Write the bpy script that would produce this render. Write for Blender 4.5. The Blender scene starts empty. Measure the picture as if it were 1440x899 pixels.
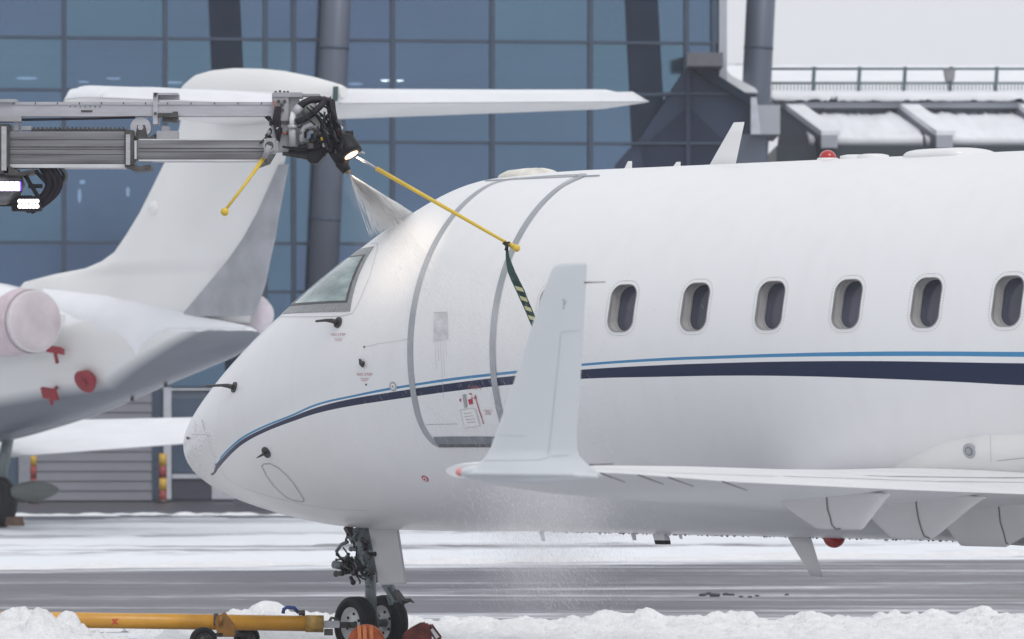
import bpy, bmesh, math, random
from mathutils import Vector, Matrix, noise
from mathutils.bvhtree import BVHTree
random.seed(7)
R_ = math.radians
sc = bpy.context.scene
COL = sc.collection

# ------------------------------------------------------------------ camera, sky, sun, exposure
F = 6950.0; VH = 574.4; H = 1.88          # focal length and horizon row in pixels of the 1440 px photo, eye height in m
cam = bpy.data.cameras.new("camera")
camo = bpy.data.objects.new("camera", cam); COL.objects.link(camo)
camo.location = (0, 0, H); camo.rotation_euler = (R_(90), 0, 0)
cam.sensor_width = 36; cam.lens = F / 1440 * 36; cam.shift_y = (VH - 449.5) / 1440
cam.clip_start = 0.5; cam.clip_end = 4000
cam.dof.use_dof = True; cam.dof.focus_distance = 36.0; cam.dof.aperture_fstop = 5.0
sc.camera = camo
w = bpy.data.worlds.new("World"); sc.world = w; w.use_nodes = True
nt = w.node_tree; nt.nodes.clear()
wo = nt.nodes.new("ShaderNodeOutputWorld"); bg = nt.nodes.new("ShaderNodeBackground")
sky = nt.nodes.new("ShaderNodeTexSky"); sky.sky_type = 'NISHITA'; sky.sun_disc = False
SUN_EL, SUN_AZ = R_(50), R_(150)
sky.sun_elevation = SUN_EL; sky.sun_rotation = SUN_AZ
sky.air_density = 1.0; sky.dust_density = 6.0; sky.ozone_density = 1.0
hs = nt.nodes.new("ShaderNodeHueSaturation"); hs.inputs['Saturation'].default_value = 0.12
mx = nt.nodes.new("ShaderNodeMix"); mx.data_type = 'RGBA'
mx.inputs[0].default_value = 0.85
mx.inputs[7].default_value = (6.6, 6.8, 7.25, 1)      # even overcast layer
nt.links.new(sky.outputs[0], hs.inputs['Color']); nt.links.new(hs.outputs[0], mx.inputs[6])
nt.links.new(mx.outputs[2], bg.inputs[0]); bg.inputs[1].default_value = 0.1
nt.links.new(bg.outputs[0], wo.inputs[0])
sl = bpy.data.lights.new("sun", 'SUN'); sl.energy = 0.6; sl.angle = R_(30); sl.color = (1, 0.97, 0.93)
so = bpy.data.objects.new("sun", sl); COL.objects.link(so)
sd = Vector((math.sin(SUN_AZ) * math.cos(SUN_EL), math.cos(SUN_AZ) * math.cos(SUN_EL), math.sin(SUN_EL)))
so.rotation_euler = sd.to_track_quat('Z', 'Y').to_euler(); so.location = (0, 0, 30)
sc.view_settings.view_transform = 'Standard'; sc.view_settings.look = 'None'
sc.view_settings.exposure = 0.34; sc.view_settings.gamma = 1.0
sc.cycles.use_denoising = True
HAZE = 0.0005
sc.cycles.volume_step_rate = 2.0
sc.cycles.transparent_max_bounces = 48
sc.cycles.volume_bounces = 5
sc.cycles.max_bounces = 14; sc.cycles.diffuse_bounces = 8; sc.cycles.transmission_bounces = 8

# ------------------------------------------------------------------ materials
MATS = {}
def s2l(c):
    return tuple((x / 12.92 if x <= 0.04045 else ((x + 0.055) / 1.055) ** 2.4) for x in c)
def N(nt, t, **k):
    n = nt.nodes.new(t)
    for a, b in k.items(): setattr(n, a, b)
    return n
def mat(name, col, rough=0.5, metal=0.0, var=0.12, scale=6.0, bump=0.0, bscale=None, coat=0.0, stretch=(1, 1, 1), spec=0.5, coords='Object', var2=0.0):
    """plain surface with procedural tone variation"""
    m = bpy.data.materials.new(name); m.use_nodes = True; t = m.node_tree
    b = t.nodes['Principled BSDF']; L = t.links
    tc = N(t, 'ShaderNodeTexCoord'); mp = N(t, 'ShaderNodeMapping'); mp.inputs['Scale'].default_value = stretch
    L.new(tc.outputs[coords], mp.inputs[0])
    nz = N(t, 'ShaderNodeTexNoise'); nz.inputs['Scale'].default_value = scale; nz.inputs['Detail'].default_value = 5
    L.new(mp.outputs[0], nz.inputs[0])
    mr = N(t, 'ShaderNodeMapRange'); mr.inputs[1].default_value = .3; mr.inputs[2].default_value = .7
    mr.inputs[3].default_value = 1 - var; mr.inputs[4].default_value = 1 + var * .6
    L.new(nz.outputs[0], mr.inputs[0])
    vm = N(t, 'ShaderNodeVectorMath', operation='SCALE'); vm.inputs[0].default_value = col[:3]
    L.new(mr.outputs[0], vm.inputs['Scale']); L.new(vm.outputs[0], b.inputs['Base Color'])
    b.inputs['Roughness'].default_value = rough; b.inputs['Metallic'].default_value = metal
    b.inputs['Specular IOR Level'].default_value = spec
    if coat: b.inputs['Coat Weight'].default_value = coat; b.inputs['Coat Roughness'].default_value = .12
    if bump:
        bn = N(t, 'ShaderNodeTexNoise'); bn.inputs['Scale'].default_value = bscale or scale * 4; bn.inputs['Detail'].default_value = 6
        L.new(mp.outputs[0], bn.inputs[0])
        bp = N(t, 'ShaderNodeBump'); bp.inputs['Strength'].default_value = bump; bp.inputs['Distance'].default_value = .02
        L.new(bn.outputs[0], bp.inputs['Height']); L.new(bp.outputs[0], b.inputs['Normal'])
    MATS[name] = m
    return m
def emit(name, col, s):
    m = bpy.data.materials.new(name); m.use_nodes = True
    b = m.node_tree.nodes['Principled BSDF']
    b.inputs['Base Color'].default_value = (*col, 1); b.inputs['Emission Color'].default_value = (*col, 1)
    b.inputs['Emission Strength'].default_value = s; MATS[name] = m
    return m

white = mat('white_gloss_paint', (.80, .80, .80), .28, var=.03, scale=1.5, coat=.4)
white_old = mat('white_matt_paint', (.78, .78, .77), .45, var=.05, scale=1.2)
winglet_m = mat('winglet_paint', (.68, .71, .73), .35, var=.03, scale=2, coat=.2)
fair_m = mat('fairing_paint', (.74, .73, .73), .4, var=.05, scale=3)
jamb = mat('window_jamb', (.46, .45, .45), .5, var=.05)
pane_m = mat('cabin_pane', (.085, .09, .125), .15, var=.3, scale=2)
seal_m = mat('dark_rubber_seal', (.10, .10, .11), .6)
lip_m = mat('window_lip', (.30, .29, .29), .5)
rivet_m = mat('pale_rivet', (.60, .62, .60), .5)
band_m = mat('bare_metal_band', (.36, .38, .41), .38, .15, var=.10, scale=7)
band_d = mat('dull_metal_sill', (.22, .245, .27), .45, .2, var=.12, scale=9)
line_m = mat('panel_seam_grey', (.42, .43, .45), .6)
line_d = mat('seam_dark', (.16, .16, .17), .6)
frame_m = mat('windshield_frame_metal', (.30, .31, .32), .42, .35, var=.25, scale=40)
probe_m = mat('probe_dark_metal', (.06, .055, .055), .45, .3)
red_m = mat('red_marking', (.42, .02, .05), .5)
red_txt = mat('faded_red_lettering', (.42, .16, .18), .6)
grey_txt = mat('grey_lettering', (.30, .30, .32), .6)
red_lens = mat('red_beacon_lens', (.45, .01, .01), .15, var=.05, coat=.6)
steel_b = mat('blue_grey_strut_paint', (.17, .205, .215), .4, .2, var=.2, scale=14)
steel = mat('brushed_aluminium', (.24, .235, .25), .40, .45, var=.55, scale=1.8, stretch=(.5, 1, 11))
steel_l = mat('pale_aluminium', (.46, .46, .49), .45, .3, var=.14, scale=5, stretch=(1, 1, 6))
steel_d = mat('dark_steel', (.085, .08, .078), .45, .4, var=.4, scale=12)
boxgrey = mat('light_grey_casting', (.38, .38, .40), .5, .1, var=.12, scale=9)
black_m = mat('black_rubber', (.010, .010, .013), .5, var=.25, scale=20, spec=.3)
hose_m = mat('black_hose', (.016, .013, .021), .45, var=.2, scale=30, spec=.3)
tyre_m = mat('tyre_rubber', (.012, .012, .015), .65, var=.3, scale=12, spec=.3)
rim_m = mat('wheel_rim_paint', (.58, .58, .58), .4, var=.12, scale=10)
yel = mat('yellow_rod', (.72, .50, .05), .4, var=.08)
yel_t = mat('yellow_towbar_paint', (.70, .34, .03), .35, var=.14, scale=5, coat=.3)
orange = mat('orange_rubber_chock', (.40, .085, .02), .6, var=.5, scale=14, bump=.5)
maroon = mat('dark_red_rubber_chock', (.16, .03, .02), .6, var=.6, scale=14, bump=.5)
green_s = mat('dark_green_strap', (.015, .05, .045), .6)
pale_y = mat('pale_yellow_stripe', (.50, .50, .28), .6)
snow_m = None

def snow_material(name, base=(.87, .88, .90), dirt=.06, sc_=3.0, bump=.5):
    m = bpy.data.materials.new(name); m.use_nodes = True; t = m.node_tree; L = t.links
    b = t.nodes['Principled BSDF']; b.inputs['Roughness'].default_value = .75
    b.inputs['Specular IOR Level'].default_value = .2
    tc = N(t, 'ShaderNodeTexCoord')
    nz = N(t, 'ShaderNodeTexNoise'); nz.inputs['Scale'].default_value = sc_; nz.inputs['Detail'].default_value = 8; nz.inputs['Roughness'].default_value = .65
    L.new(tc.outputs['Object'], nz.inputs[0])
    mr = N(t, 'ShaderNodeMapRange'); mr.inputs[1].default_value = .35; mr.inputs[2].default_value = .65
    mr.inputs[3].default_value = 1 - dirt; mr.inputs[4].default_value = 1
    L.new(nz.outputs[0], mr.inputs[0])
    vm = N(t, 'ShaderNodeVectorMath', operation='SCALE'); vm.inputs[0].default_value = base
    L.new(mr.outputs[0], vm.inputs['Scale']); L.new(vm.outputs[0], b.inputs['Base Color'])
    bp = N(t, 'ShaderNodeBump'); bp.inputs['Strength'].default_value = bump; bp.inputs['Distance'].default_value = .03
    n2 = N(t, 'ShaderNodeTexNoise'); n2.inputs['Scale'].default_value = sc_ * 6; n2.inputs['Detail'].default_value = 8
    L.new(tc.outputs['Object'], n2.inputs[0]); L.new(n2.outputs[0], bp.inputs['Height']); L.new(bp.outputs[0], b.inputs['Normal'])
    return m
snow_m = snow_material('snow_clean')
snow_dirty = snow_material('ploughed_snow', (.89, .893, .90), .11, 5.0, .9)
snow_roof = snow_material('snow_on_roof', (.85, .86, .89), .08, 1.2, .3)

# ------------------------------------------------------------------ mesh helpers
def link(name, me, parent=None, **k):
    o = bpy.data.objects.new(name, me); COL.objects.link(o)
    if parent is not None: o.parent = parent
    for a, b in k.items(): o[a] = b
    return o
def empty(name, label, cat, loc=(0, 0, 0), rz=0, group=None):
    o = bpy.data.objects.new(name, None); COL.objects.link(o); o.location = loc; o.rotation_euler = (0, 0, rz)
    o['label'] = label; o['category'] = cat
    if group: o['group'] = group
    return o
def tag(o, label, cat, group=None):
    o['label'] = label; o['category'] = cat
    if group: o['group'] = group
    return o
class MB:
    def __init__(s): s.v = []; s.f = []; s.m = []; s.sm = []; s.mi = 0
    def add(s, vs, fs, smooth=False):
        k = len(s.v); s.v += [tuple(x) for x in vs]
        for f in fs: s.f.append([i + k for i in f]); s.m.append(s.mi); s.sm.append(smooth)
        return s
    def hexa(s, a, b):   # a: 4 points, b: 4 points opposite
        return s.add(list(a) + list(b), [(0, 1, 2, 3), (7, 6, 5, 4), (0, 4, 5, 1), (1, 5, 6, 2), (2, 6, 7, 3), (3, 7, 4, 0)])
    def box(s, x0, x1, y0, y1, z0, z1):
        return s.hexa([(x0, y0, z0), (x1, y0, z0), (x1, y0, z1), (x0, y0, z1)], [(x0, y1, z0), (x1, y1, z0), (x1, y1, z1), (x0, y1, z1)])
    def tube(s, pts, r, n=12, cap=True):
        pts = [Vector(p) for p in pts]; rr = r if isinstance(r, (list, tuple)) else [r] * len(pts)
        vs = []; up = None
        for i, p in enumerate(pts):
            d = (pts[min(i + 1, len(pts) - 1)] - pts[max(i - 1, 0)]).normalized()
            if up is None:
                up = Vector((0, 0, 1)) if abs(d.z) < .9 else Vector((1, 0, 0))
            x = d.cross(up).normalized(); y = x.cross(d).normalized(); up = y
            for k in range(n):
                a = 2 * math.pi * k / n; vs.append(p + (x * math.cos(a) + y * math.sin(a)) * rr[i])
        fs = []
        for i in range(len(pts) - 1):
            for k in range(n):
                fs.append((i * n + k, i * n + (k + 1) % n, (i + 1) * n + (k + 1) % n, (i + 1) * n + k))
        s.add(vs, fs, True)
        if cap:
            k0 = len(s.v) - len(vs)
            s.f.append([k0 + k for k in range(n)][::-1]); s.m.append(s.mi); s.sm.append(False)
            s.f.append([k0 + (len(pts) - 1) * n + k for k in range(n)]); s.m.append(s.mi); s.sm.append(False)
        return s
    def bar(s, p, q, wx, wz, up=(0, 0, 1)):   # box section bar
        p = Vector(p); q = Vector(q); d = (q - p).normalized(); x = d.cross(Vector(up)).normalized(); y = x.cross(d)
        c = [x * a * wx / 2 + y * b * wz / 2 for a, b in ((-1, -1), (1, -1), (1, 1), (-1, 1))]
        return s.hexa([p + k for k in c], [q + k for k in c])
    def loft(s, rings, closed=True, caps=True, smooth=True):
        n = len(rings[0]); vs = [p for r in rings for p in r]; fs = []
        m = n if closed else n - 1
        for i in range(len(rings) - 1):
            for k in range(m):
                fs.append((i * n + k, i * n + (k + 1) % n, (i + 1) * n + (k + 1) % n, (i + 1) * n + k))
        k0 = len(s.v); s.add(vs, fs, smooth)
        if caps:
            for fc in ([k0 + k for k in range(n)][::-1], [k0 + (len(rings) - 1) * n + k for k in range(n)]):
                s.f.append(fc); s.m.append(s.mi); s.sm.append(False)
        return s
    def prism(s, poly, off):      # polygon of 3D points pushed by vector off
        n = len(poly); off = Vector(off); a = [Vector(p) for p in poly]; b = [p + off for p in a]
        return s.add(a + b, [tuple(range(n)), tuple(range(2 * n - 1, n - 1, -1))] + [(i, i + n, (i + 1) % n + n, (i + 1) % n) for i in range(n)])
    def ball(s, c, r, n=12, sz=(1, 1, 1)):
        c = Vector(c); rings = []
        for i in range(n + 1):
            a = math.pi * i / n - math.pi / 2; rr = max(math.cos(a), .001) * r
            rings.append([c + Vector((rr * math.cos(b) * sz[0], rr * math.sin(b) * sz[1], r * math.sin(a) * sz[2])) for b in [2 * math.pi * k / (n + 4) for k in range(n + 4)]])
        return s.loft(rings)
    def build(s, name, mats, parent=None, bevel=0, **k):
        me = bpy.data.meshes.new(name); me.from_pydata(s.v, [], s.f)
        for m in (mats if isinstance(mats, (list, tuple)) else [mats]): me.materials.append(m)
        me.polygons.foreach_set('material_index', s.m); me.polygons.foreach_set('use_smooth', s.sm)
        bm = bmesh.new(); bm.from_mesh(me); bmesh.ops.recalc_face_normals(bm, faces=bm.faces)
        if bevel:
            es = [e for e in bm.edges if len(e.link_faces) == 2 and e.calc_face_angle(0) > .6]
            bmesh.ops.bevel(bm, geom=es, offset=bevel, segments=2, affect='EDGES', clamp_overlap=True)
        bm.to_mesh(me); bm.free(); me.update()
        return link(name, me, parent, **k)
def at(u, v, Y):
    return Vector(((u - 720) * Y / F, Y, H + (VH - v) * Y / F))
def frame(loc, rz):
    return Matrix.Translation(loc) @ Matrix.Rotation(rz, 4, 'Z')
class Skin:
    """finds where the line of sight through a photo pixel meets a body, in the body's own frame"""
    def __init__(s, M, bvh): s.I = M.inverted(); s.b = bvh; s.M = M
    def ray(s, u, v):
        o = s.I @ Vector((0, 0, H)); d = (s.I.to_3x3() @ Vector(((u - 720) / F, 1, (VH - v) / F))).normalized(); return o, d
    def __call__(s, u, v, off=0.0):
        o, d = s.ray(u, v); h, n, i, _ = s.b.ray_cast(o, d)
        if h is None:
            h, n, i, _ = s.b.find_nearest(o + d * 38)
            for _k in range(4):
                q = o + d * (h - o).dot(d); h, n, i, _ = s.b.find_nearest(q)
        if n.dot(d) > 0: n = -n
        return h + n * off, n
    def plane(s, u, v, y=0.0):          # on the plane local y = const -> (x, z)
        o, d = s.ray(u, v); k = (y - o.y) / d.y; p = o + d * k; return p.x, p.z
def obvh(o):
    me = o.data; return BVHTree.FromPolygons([x.co for x in me.vertices], [p.vertices[:] for p in me.polygons])
def pchip(xk, yk, x):
    x = min(max(x, xk[0]), xk[-1]); n = len(xk); h = [xk[i + 1] - xk[i] for i in range(n - 1)]; d = [(yk[i + 1] - yk[i]) / h[i] for i in range(n - 1)]
    m = [0.0] * n
    for i in range(1, n - 1):
        if d[i - 1] * d[i] > 0:
            w1 = 2 * h[i] + h[i - 1]; w2 = h[i] + 2 * h[i - 1]; m[i] = (w1 + w2) / (w1 / d[i - 1] + w2 / d[i])
    m[0] = d[0]; m[-1] = 0
    i = 0
    while i < n - 2 and x > xk[i + 1]: i += 1
    t = (x - xk[i]) / h[i]
    return (1 + 2 * t) * (1 - t) ** 2 * yk[i] + t * (1 - t) ** 2 * h[i] * m[i] + t * t * (3 - 2 * t) * yk[i + 1] + t * t * (t - 1) * h[i] * m[i + 1]
def skin_line(mb, S, pts, wpx, off=.004, step=6, closed=False):
    """thin ribbon on a body's skin following photo pixels"""
    P = []
    pts = list(pts) + ([pts[0]] if closed else [])
    for a, b in zip(pts, pts[1:]):
        n = max(1, int(math.hypot(b[0] - a[0], b[1] - a[1]) / step))
        P += [(a[0] + (b[0] - a[0]) * k / n, a[1] + (b[1] - a[1]) * k / n) for k in range(n)]
    P.append(pts[-1]); H3 = [S(u, v, off) for u, v in P]; vs = []
    for i, (p, nn) in enumerate(H3):
        d = (H3[min(i + 1, len(H3) - 1)][0] - H3[max(i - 1, 0)][0]).normalized(); x = d.cross(nn).normalized() * wpx * .00265
        vs += [p - x, p + x]
    mb.add(vs, [(2 * i, 2 * i + 1, 2 * i + 3, 2 * i + 2) for i in range(len(H3) - 1)])
def skin_poly(mb, S, pts, off=.005):
    c = (sum(p[0] for p in pts) / len(pts), sum(p[1] for p in pts) / len(pts))
    vs = [S(*c, off)[0]] + [S(u, v, off)[0] for u, v in pts]; n = len(pts)
    mb.add(vs, [(0, 1 + i, 1 + (i + 1) % n) for i in range(n)])
def skin_text(S, txt, u, v, hpx, m, parent, name='lettering', sx=1.0, shear=0.0, off=.006):
    cu = bpy.data.curves.new('t', 'FONT'); cu.body = txt; cu.align_x = 'CENTER'; cu.resolution_u = 2; cu.space_line = .85
    to = bpy.data.objects.new('t', cu); COL.objects.link(to)
    me = bpy.data.meshes.new_from_object(to.evaluated_get(bpy.context.evaluated_depsgraph_get()))
    bpy.data.objects.remove(to)
    me.materials.clear(); me.materials.append(m)
    for x in me.vertices:
        a, b = x.co.x * hpx * 1.4, x.co.y * hpx * 1.4
        x.co = S(u + a * sx - b * shear, v - b, off)[0]
    me.name = name
    return link(name, me, parent)
def arc(cx, cy, r, a0, a1, n): return [(cx + r * math.cos(R_(a0 + (a1 - a0) * i / n)), cy + r * math.sin(R_(a0 + (a1 - a0) * i / n))) for i in range(n + 1)]
def rrect(cx, cy, w, h, r, n=6):
    p = []
    for qx, qy, a in ((1, 1, 0), (-1, 1, 90), (-1, -1, 180), (1, -1, 270)):
        p += arc(cx + qx * (w / 2 - r), cy + qy * (h / 2 - r), r, a, a + 90, n)
    return p
def wheel(name, parent, c, r, wd, rz=0, tyre=tyre_m, rim=rim_m, sub=True, kids=None):
    """wheel with its axle along local y (turned by rz): the rim is the part, the tyre its sub-part"""
    M = Matrix.Translation(c) @ Matrix.Rotation(rz, 4, 'Z')
    def lathe(prof, n=40):
        return [[M @ Vector((rr * math.cos(2 * math.pi * k / n), y, rr * math.sin(2 * math.pi * k / n))) for k in range(n)] for rr, y in prof]
    h = wd / 2
    mb = MB(); mb.loft(lathe([(.02, -h * .55), (r * .18, -h * .6), (r * .2, -h * .35), (r * .5, -h * .3), (r * .58, -h * .62), (r * .66, -h * .68), (r * .66, h * .68), (r * .58, h * .62), (r * .5, h * .3), (r * .2, h * .35), (r * .18, h * .6), (.02, h * .55)]))
    mb.mi = 1
    for k in range(6):
        a = 2 * math.pi * k / 6 + .4
        for sg in (-1, 1):
            q = M @ Vector((r * .38 * math.cos(a), sg * h * .34, r * .38 * math.sin(a))); mb.ball(q, r * .055, 6)
    o = mb.build(name, [rim, black_m], parent)
    mb = MB(); mb.loft(lathe([(r * .63, -h * .7), (r * .70, -h * .92), (r * .82, -h), (r * .92, -h * .93), (r * .985, -h * .7), (r, -h * .4), (r, -h * .22), (r * .975, -h * .2), (r * .975, -h * .1), (r, -h * .08), (r, h * .08), (r * .975, h * .1), (r * .975, h * .2), (r, h * .22), (r, h * .4), (r * .985, h * .7), (r * .92, h * .93), (r * .82, h), (r * .70, h * .92), (r * .63, h * .7)]), caps=False)
    mb.build('tyre', tyre, o)
    return o

# ================================================================== GROUND
def ground_mat():
    m = bpy.data.materials.new('apron_snow_and_wet_asphalt'); m.use_nodes = True; t = m.node_tree; L = t.links
    b = t.nodes['Principled BSDF']
    g = N(t, 'ShaderNodeNewGeometry'); sp = N(t, 'ShaderNodeSeparateXYZ'); L.new(g.outputs['Position'], sp.inputs[0])
    def math_(op, a, c=None, d=None):
        n = N(t, 'ShaderNodeMath', operation=op)
        for i, q in enumerate((a, c, d)):
            if q is None: continue
            if isinstance(q, (int, float)): n.inputs[i].default_value = q
            else: L.new(q, n.inputs[i])
        return n.outputs[0]
    def noise_(sx, sy, scale, detail=6, rough=.6):
        mp = N(t, 'ShaderNodeMapping'); mp.inputs['Scale'].default_value = (sx, sy, 1); mp.inputs['Rotation'].default_value = (0, 0, R_(0))
        L.new(g.outputs['Position'], mp.inputs[0]); n = N(t, 'ShaderNodeTexNoise'); n.inputs['Scale'].default_value = scale
        n.inputs['Detail'].default_value = detail; n.inputs['Roughness'].default_value = rough; L.new(mp.outputs[0], n.inputs[0]); return n.outputs[0]
    # lanes run almost along X, drifting a little away to the right
    lane = math_('MULTIPLY_ADD', sp.outputs[0], -.42, sp.outputs[1])
    wob = noise_(.12, .5, 1.0, 3)
    lane = math_('ADD', lane, math_('MULTIPLY', math_('SUBTRACT', wob, .5), 3.0))
    cr = N(t, 'ShaderNodeValToRGB'); cr.color_ramp.interpolation = 'LINEAR'
    mr = N(t, 'ShaderNodeMapRange'); mr.inputs[1].default_value = 5; mr.inputs[2].default_value = 135; L.new(lane, mr.inputs[0]); L.new(mr.outputs[0], cr.inputs[0])
    # amount of snow across the apron, by distance
    stops = [(5, .75), (20, .55), (27, .48), (40, .48), (41.5, .8), (42.6, .8), (43.6, .26), (45.4, .44), (46.4, .22), (50.4, .3), (50.9, .5), (51.5, .24), (54.5, .22), (57.5, .26), (58.4, .30), (59.4, .70), (60.2, .40), (61.6, .86), (64.5, .95), (66.8, .50), (68.0, .60), (69.5, .92), (73.4, .88), (74.6, .46), (75.6, .56), (77.0, .92), (80, .80), (84, .95), (85.6, .9), (87.0, .06), (104, .1), (112, .1)]
    e = cr.color_ramp.elements
    while len(e) > 1: e.remove(e[-1])
    for i, (y, vv) in enumerate(stops):
        q = (y - 5) / 130
        el = e[0] if i == 0 else e.new(q)
        el.position = q; el.color = (vv, vv, vv, 1)
    streak = noise_(.05, 1.0, 1.7, 7, .66); fine = noise_(.6, 2.4, 4.0, 6, .65); big = noise_(.10, .35, 1.0, 4, .6)
    am = math_('ADD', cr.outputs[0], math_('MULTIPLY', math_('SUBTRACT', streak, .5), 1.35))
    am = math_('ADD', am, math_('MULTIPLY', math_('SUBTRACT', fine, .5), .75))
    am = math_('ADD', am, math_('MULTIPLY', math_('SUBTRACT', big, .5), .95))
    sm = N(t, 'ShaderNodeMapRange'); sm.interpolation_type = 'SMOOTHSTEP'; sm.inputs[1].default_value = .22; sm.inputs[2].default_value = .80; L.new(am, sm.inputs[0])
    tone = noise_(.3, 1.5, 1.0, 5)
    asp = N(t, 'ShaderNodeValToRGB'); L.new(tone, asp.inputs[0]); asp.color_ramp.elements[0].position = .3; asp.color_ramp.elements[1].position = .7
    asp.color_ramp.elements[0].color = (.078, .070, .084, 1); asp.color_ramp.elements[1].color = (.155, .145, .165, 1)
    # far strip by the building is bare brown-grey asphalt
    far = N(t, 'ShaderNodeMapRange'); far.inputs[1].default_value = 86; far.inputs[2].default_value = 90; L.new(sp.outputs[1], far.inputs[0])
    mf = N(t, 'ShaderNodeMix', data_type='RGBA'); L.new(far.outputs[0], mf.inputs[0]); L.new(asp.outputs[0], mf.inputs[6]); mf.inputs[7].default_value = (.085, .075, .085, 1)
    mxs = N(t, 'ShaderNodeMix', data_type='RGBA'); L.new(sm.outputs[0], mxs.inputs[0]); L.new(mf.outputs[2], mxs.inputs[6]); mxs.inputs[7].default_value = (.82, .84, .88, 1)
    L.new(mxs.outputs[2], b.inputs['Base Color'])
    rr = N(t, 'ShaderNodeMapRange'); rr.inputs[3].default_value = .38; rr.inputs[4].default_value = .8; L.new(sm.outputs[0], rr.inputs[0]); L.new(rr.outputs[0], b.inputs['Roughness'])
    b.inputs['Specular IOR Level'].default_value = .35
    bp = N(t, 'ShaderNodeBump'); bp.inputs['Strength'].default_value = .35; bp.inputs['Distance'].default_value = .03; L.new(fine, bp.inputs['Height']); L.new(bp.outputs[0], b.inputs['Normal'])
    return m
gm = ground_mat()
mb = MB(); mb.add([(-400, -200, 0), (400, -200, 0), (400, 900, 0), (-400, 900, 0)], [(0, 1, 2, 3)])
mb.build('ground', gm, kind='structure')

def fbm(x, y, z=0.0, o=5, f=1.0):
    return noise.fractal(Vector((x * f, y * f, z)), .9, 2.1, o, noise_basis='PERLIN_ORIGINAL')
def chunk(x, y, f, z=0):
    d, p = noise.voronoi(Vector((x * f, y * f, z)))
    return d[0]
def blob(d, k=1.5): return math.sqrt(max(0, 1 - (d * k) ** 2))
def lumps(x, y, f, z=0):
    return blob(chunk(x + .15 * fbm(x, y, z, 2, 3), y, f, z))
def snow_field(name, x0, x1, y0, y1, step, hf, label, m=snow_m):
    nx = int((x1 - x0) / step); ny = int((y1 - y0) / step); vs = []; fs = []
    for j in range(ny + 1):
        for i in range(nx + 1):
            x = x0 + i * step; y = y0 + j * step; vs.append((x, y, hf(x, y)))
    for j in range(ny):
        for i in range(nx):
            a = j * (nx + 1) + i
            if max(vs[a][2], vs[a + 1][2], vs[a + nx + 1][2], vs[a + nx + 2][2]) > -.02: fs.append((a, a + 1, a + nx + 2, a + nx + 1))
    mb = MB(); mb.add(vs, fs, True); o = mb.build(name, m, kind='stuff'); o['label'] = label; o['category'] = 'snow'
    return o
def lerp_tab(tab, x):
    if x <= tab[0][0]: return tab[0][1]
    for (a, p), (b, q) in zip(tab, tab[1:]):
        if x <= b: return p + (q - p) * (x - a) / (b - a)
    return tab[-1][1]
# ploughed ridge behind the nose wheels: height of its crest along X, from the photo's rim row
def rim(u, v, Y): return ((u - 720) * Y / F, H + (VH - v) * Y / F)
CR = [rim(u, v, 42.2) for u, v in ((-200, 885), (240, 884), (262, 862), (300, 884), (330, 858), (360, 853), (395, 850), (410, 864), (430, 860), (470, 868), (585, 868), (625, 866), (660, 874), (700, 871), (740, 868), (780, 875), (800, 872), (860, 866), (905, 860), (930, 870), (1010, 868), (1060, 866), (1085, 873), (1110, 866), (1140, 862), (1170, 872), (1260, 864), (1310, 861), (1340, 870), (1380, 860), (1440, 864), (1700, 866))]
def hf_near(x, y):
    c = lerp_tab(CR, x)
    t = (y - 42.2)
    env = math.exp(-(t / .28) ** 2) if t > 0 else 1 - .55 * min(1, (-t / 2.2)) ** 1.2
    lump = .075 * (lumps(x, y, 3.2, 1) - .5) + .045 * (lumps(x, y, 7.5, 2) - .5) + .022 * (lumps(x, y, 17, 4) - .4) + .05 * fbm(x, y, 2, 6, 2.2)
    fade = min(1, (y - 38.9) / .5) if y < 39.4 else 1
    return (c + lump - .02) * env * max(0, fade) - (.05 if t > .45 else 0) - (.06 if y < 39.0 else 0)
snow_field('snow_ridge', -6.2, 7.2, 38.9, 43.2, .024, hf_near, 'lumpy ridge of ploughed snow behind the nose wheels along the bottom edge', snow_dirty)
# heap over the left end of the tow bar
HX = [rim(u, v, 37.3) for u, v in ((-260, 890), (-60, 872), (0, 866), (20, 858), (45, 856), (55, 848), (68, 852), (80, 862), (100, 870), (120, 882), (145, 892), (180, 905), (220, 918))]
def hf_heap(x, y):
    c = lerp_tab(HX, x); t = (y - 37.3)
    env = math.exp(-(t / .33) ** 2) if t > 0 else math.exp(-(t / .8) ** 2)
    return (c + .07 * (lumps(x, y, 4.2, 7) - .5) + .05 * (lumps(x, y, 9, 8) - .4) + .02 * (lumps(x, y, 21, 9) - .4) + .04 * fbm(x, y, 5, 6, 3.5)) * env - .02
snow_field('snow_heap', -5.6, -2.2, 35.6, 38.3, .02, hf_heap, 'heap of clumpy snow over the left end of the yellow tow bar', snow_dirty)
# low snow bank beside the terminal's bare asphalt
def hf_far(x, y):
    t = y - 87.0
    env = math.exp(-(t / .7) ** 2)
    return (.04 + .05 * fbm(x, y, 9, 5, 1.6) + .13 * (.45 - chunk(x, y, 1.7))) * env - .02
snow_field('snow_bank', -14, 14, 85.6, 88.6, .11, hf_far, 'long low snow bank in front of the terminal')
def hf_cover(x, y):
    yy = y - .42 * x; e = max(0, min(1, (yy - 61.0) / 1.5, (86 - y) / 1.5))
    return (.030 * fbm(x, y, 31, 5, .55) + .028 * noise.fractal(Vector((x * .10, y * 1.4, 3)), .8, 2, 4) + .03 * (lumps(x, y, 1.1, 5) - .45) + .012) * e - .012 - (.02 if e <= 0 else 0)
snow_field('snow_cover', -10, 10, 56.5, 86, .11, hf_cover, 'rutted snow cover between the wet taxiway and the terminal', gm)
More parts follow.
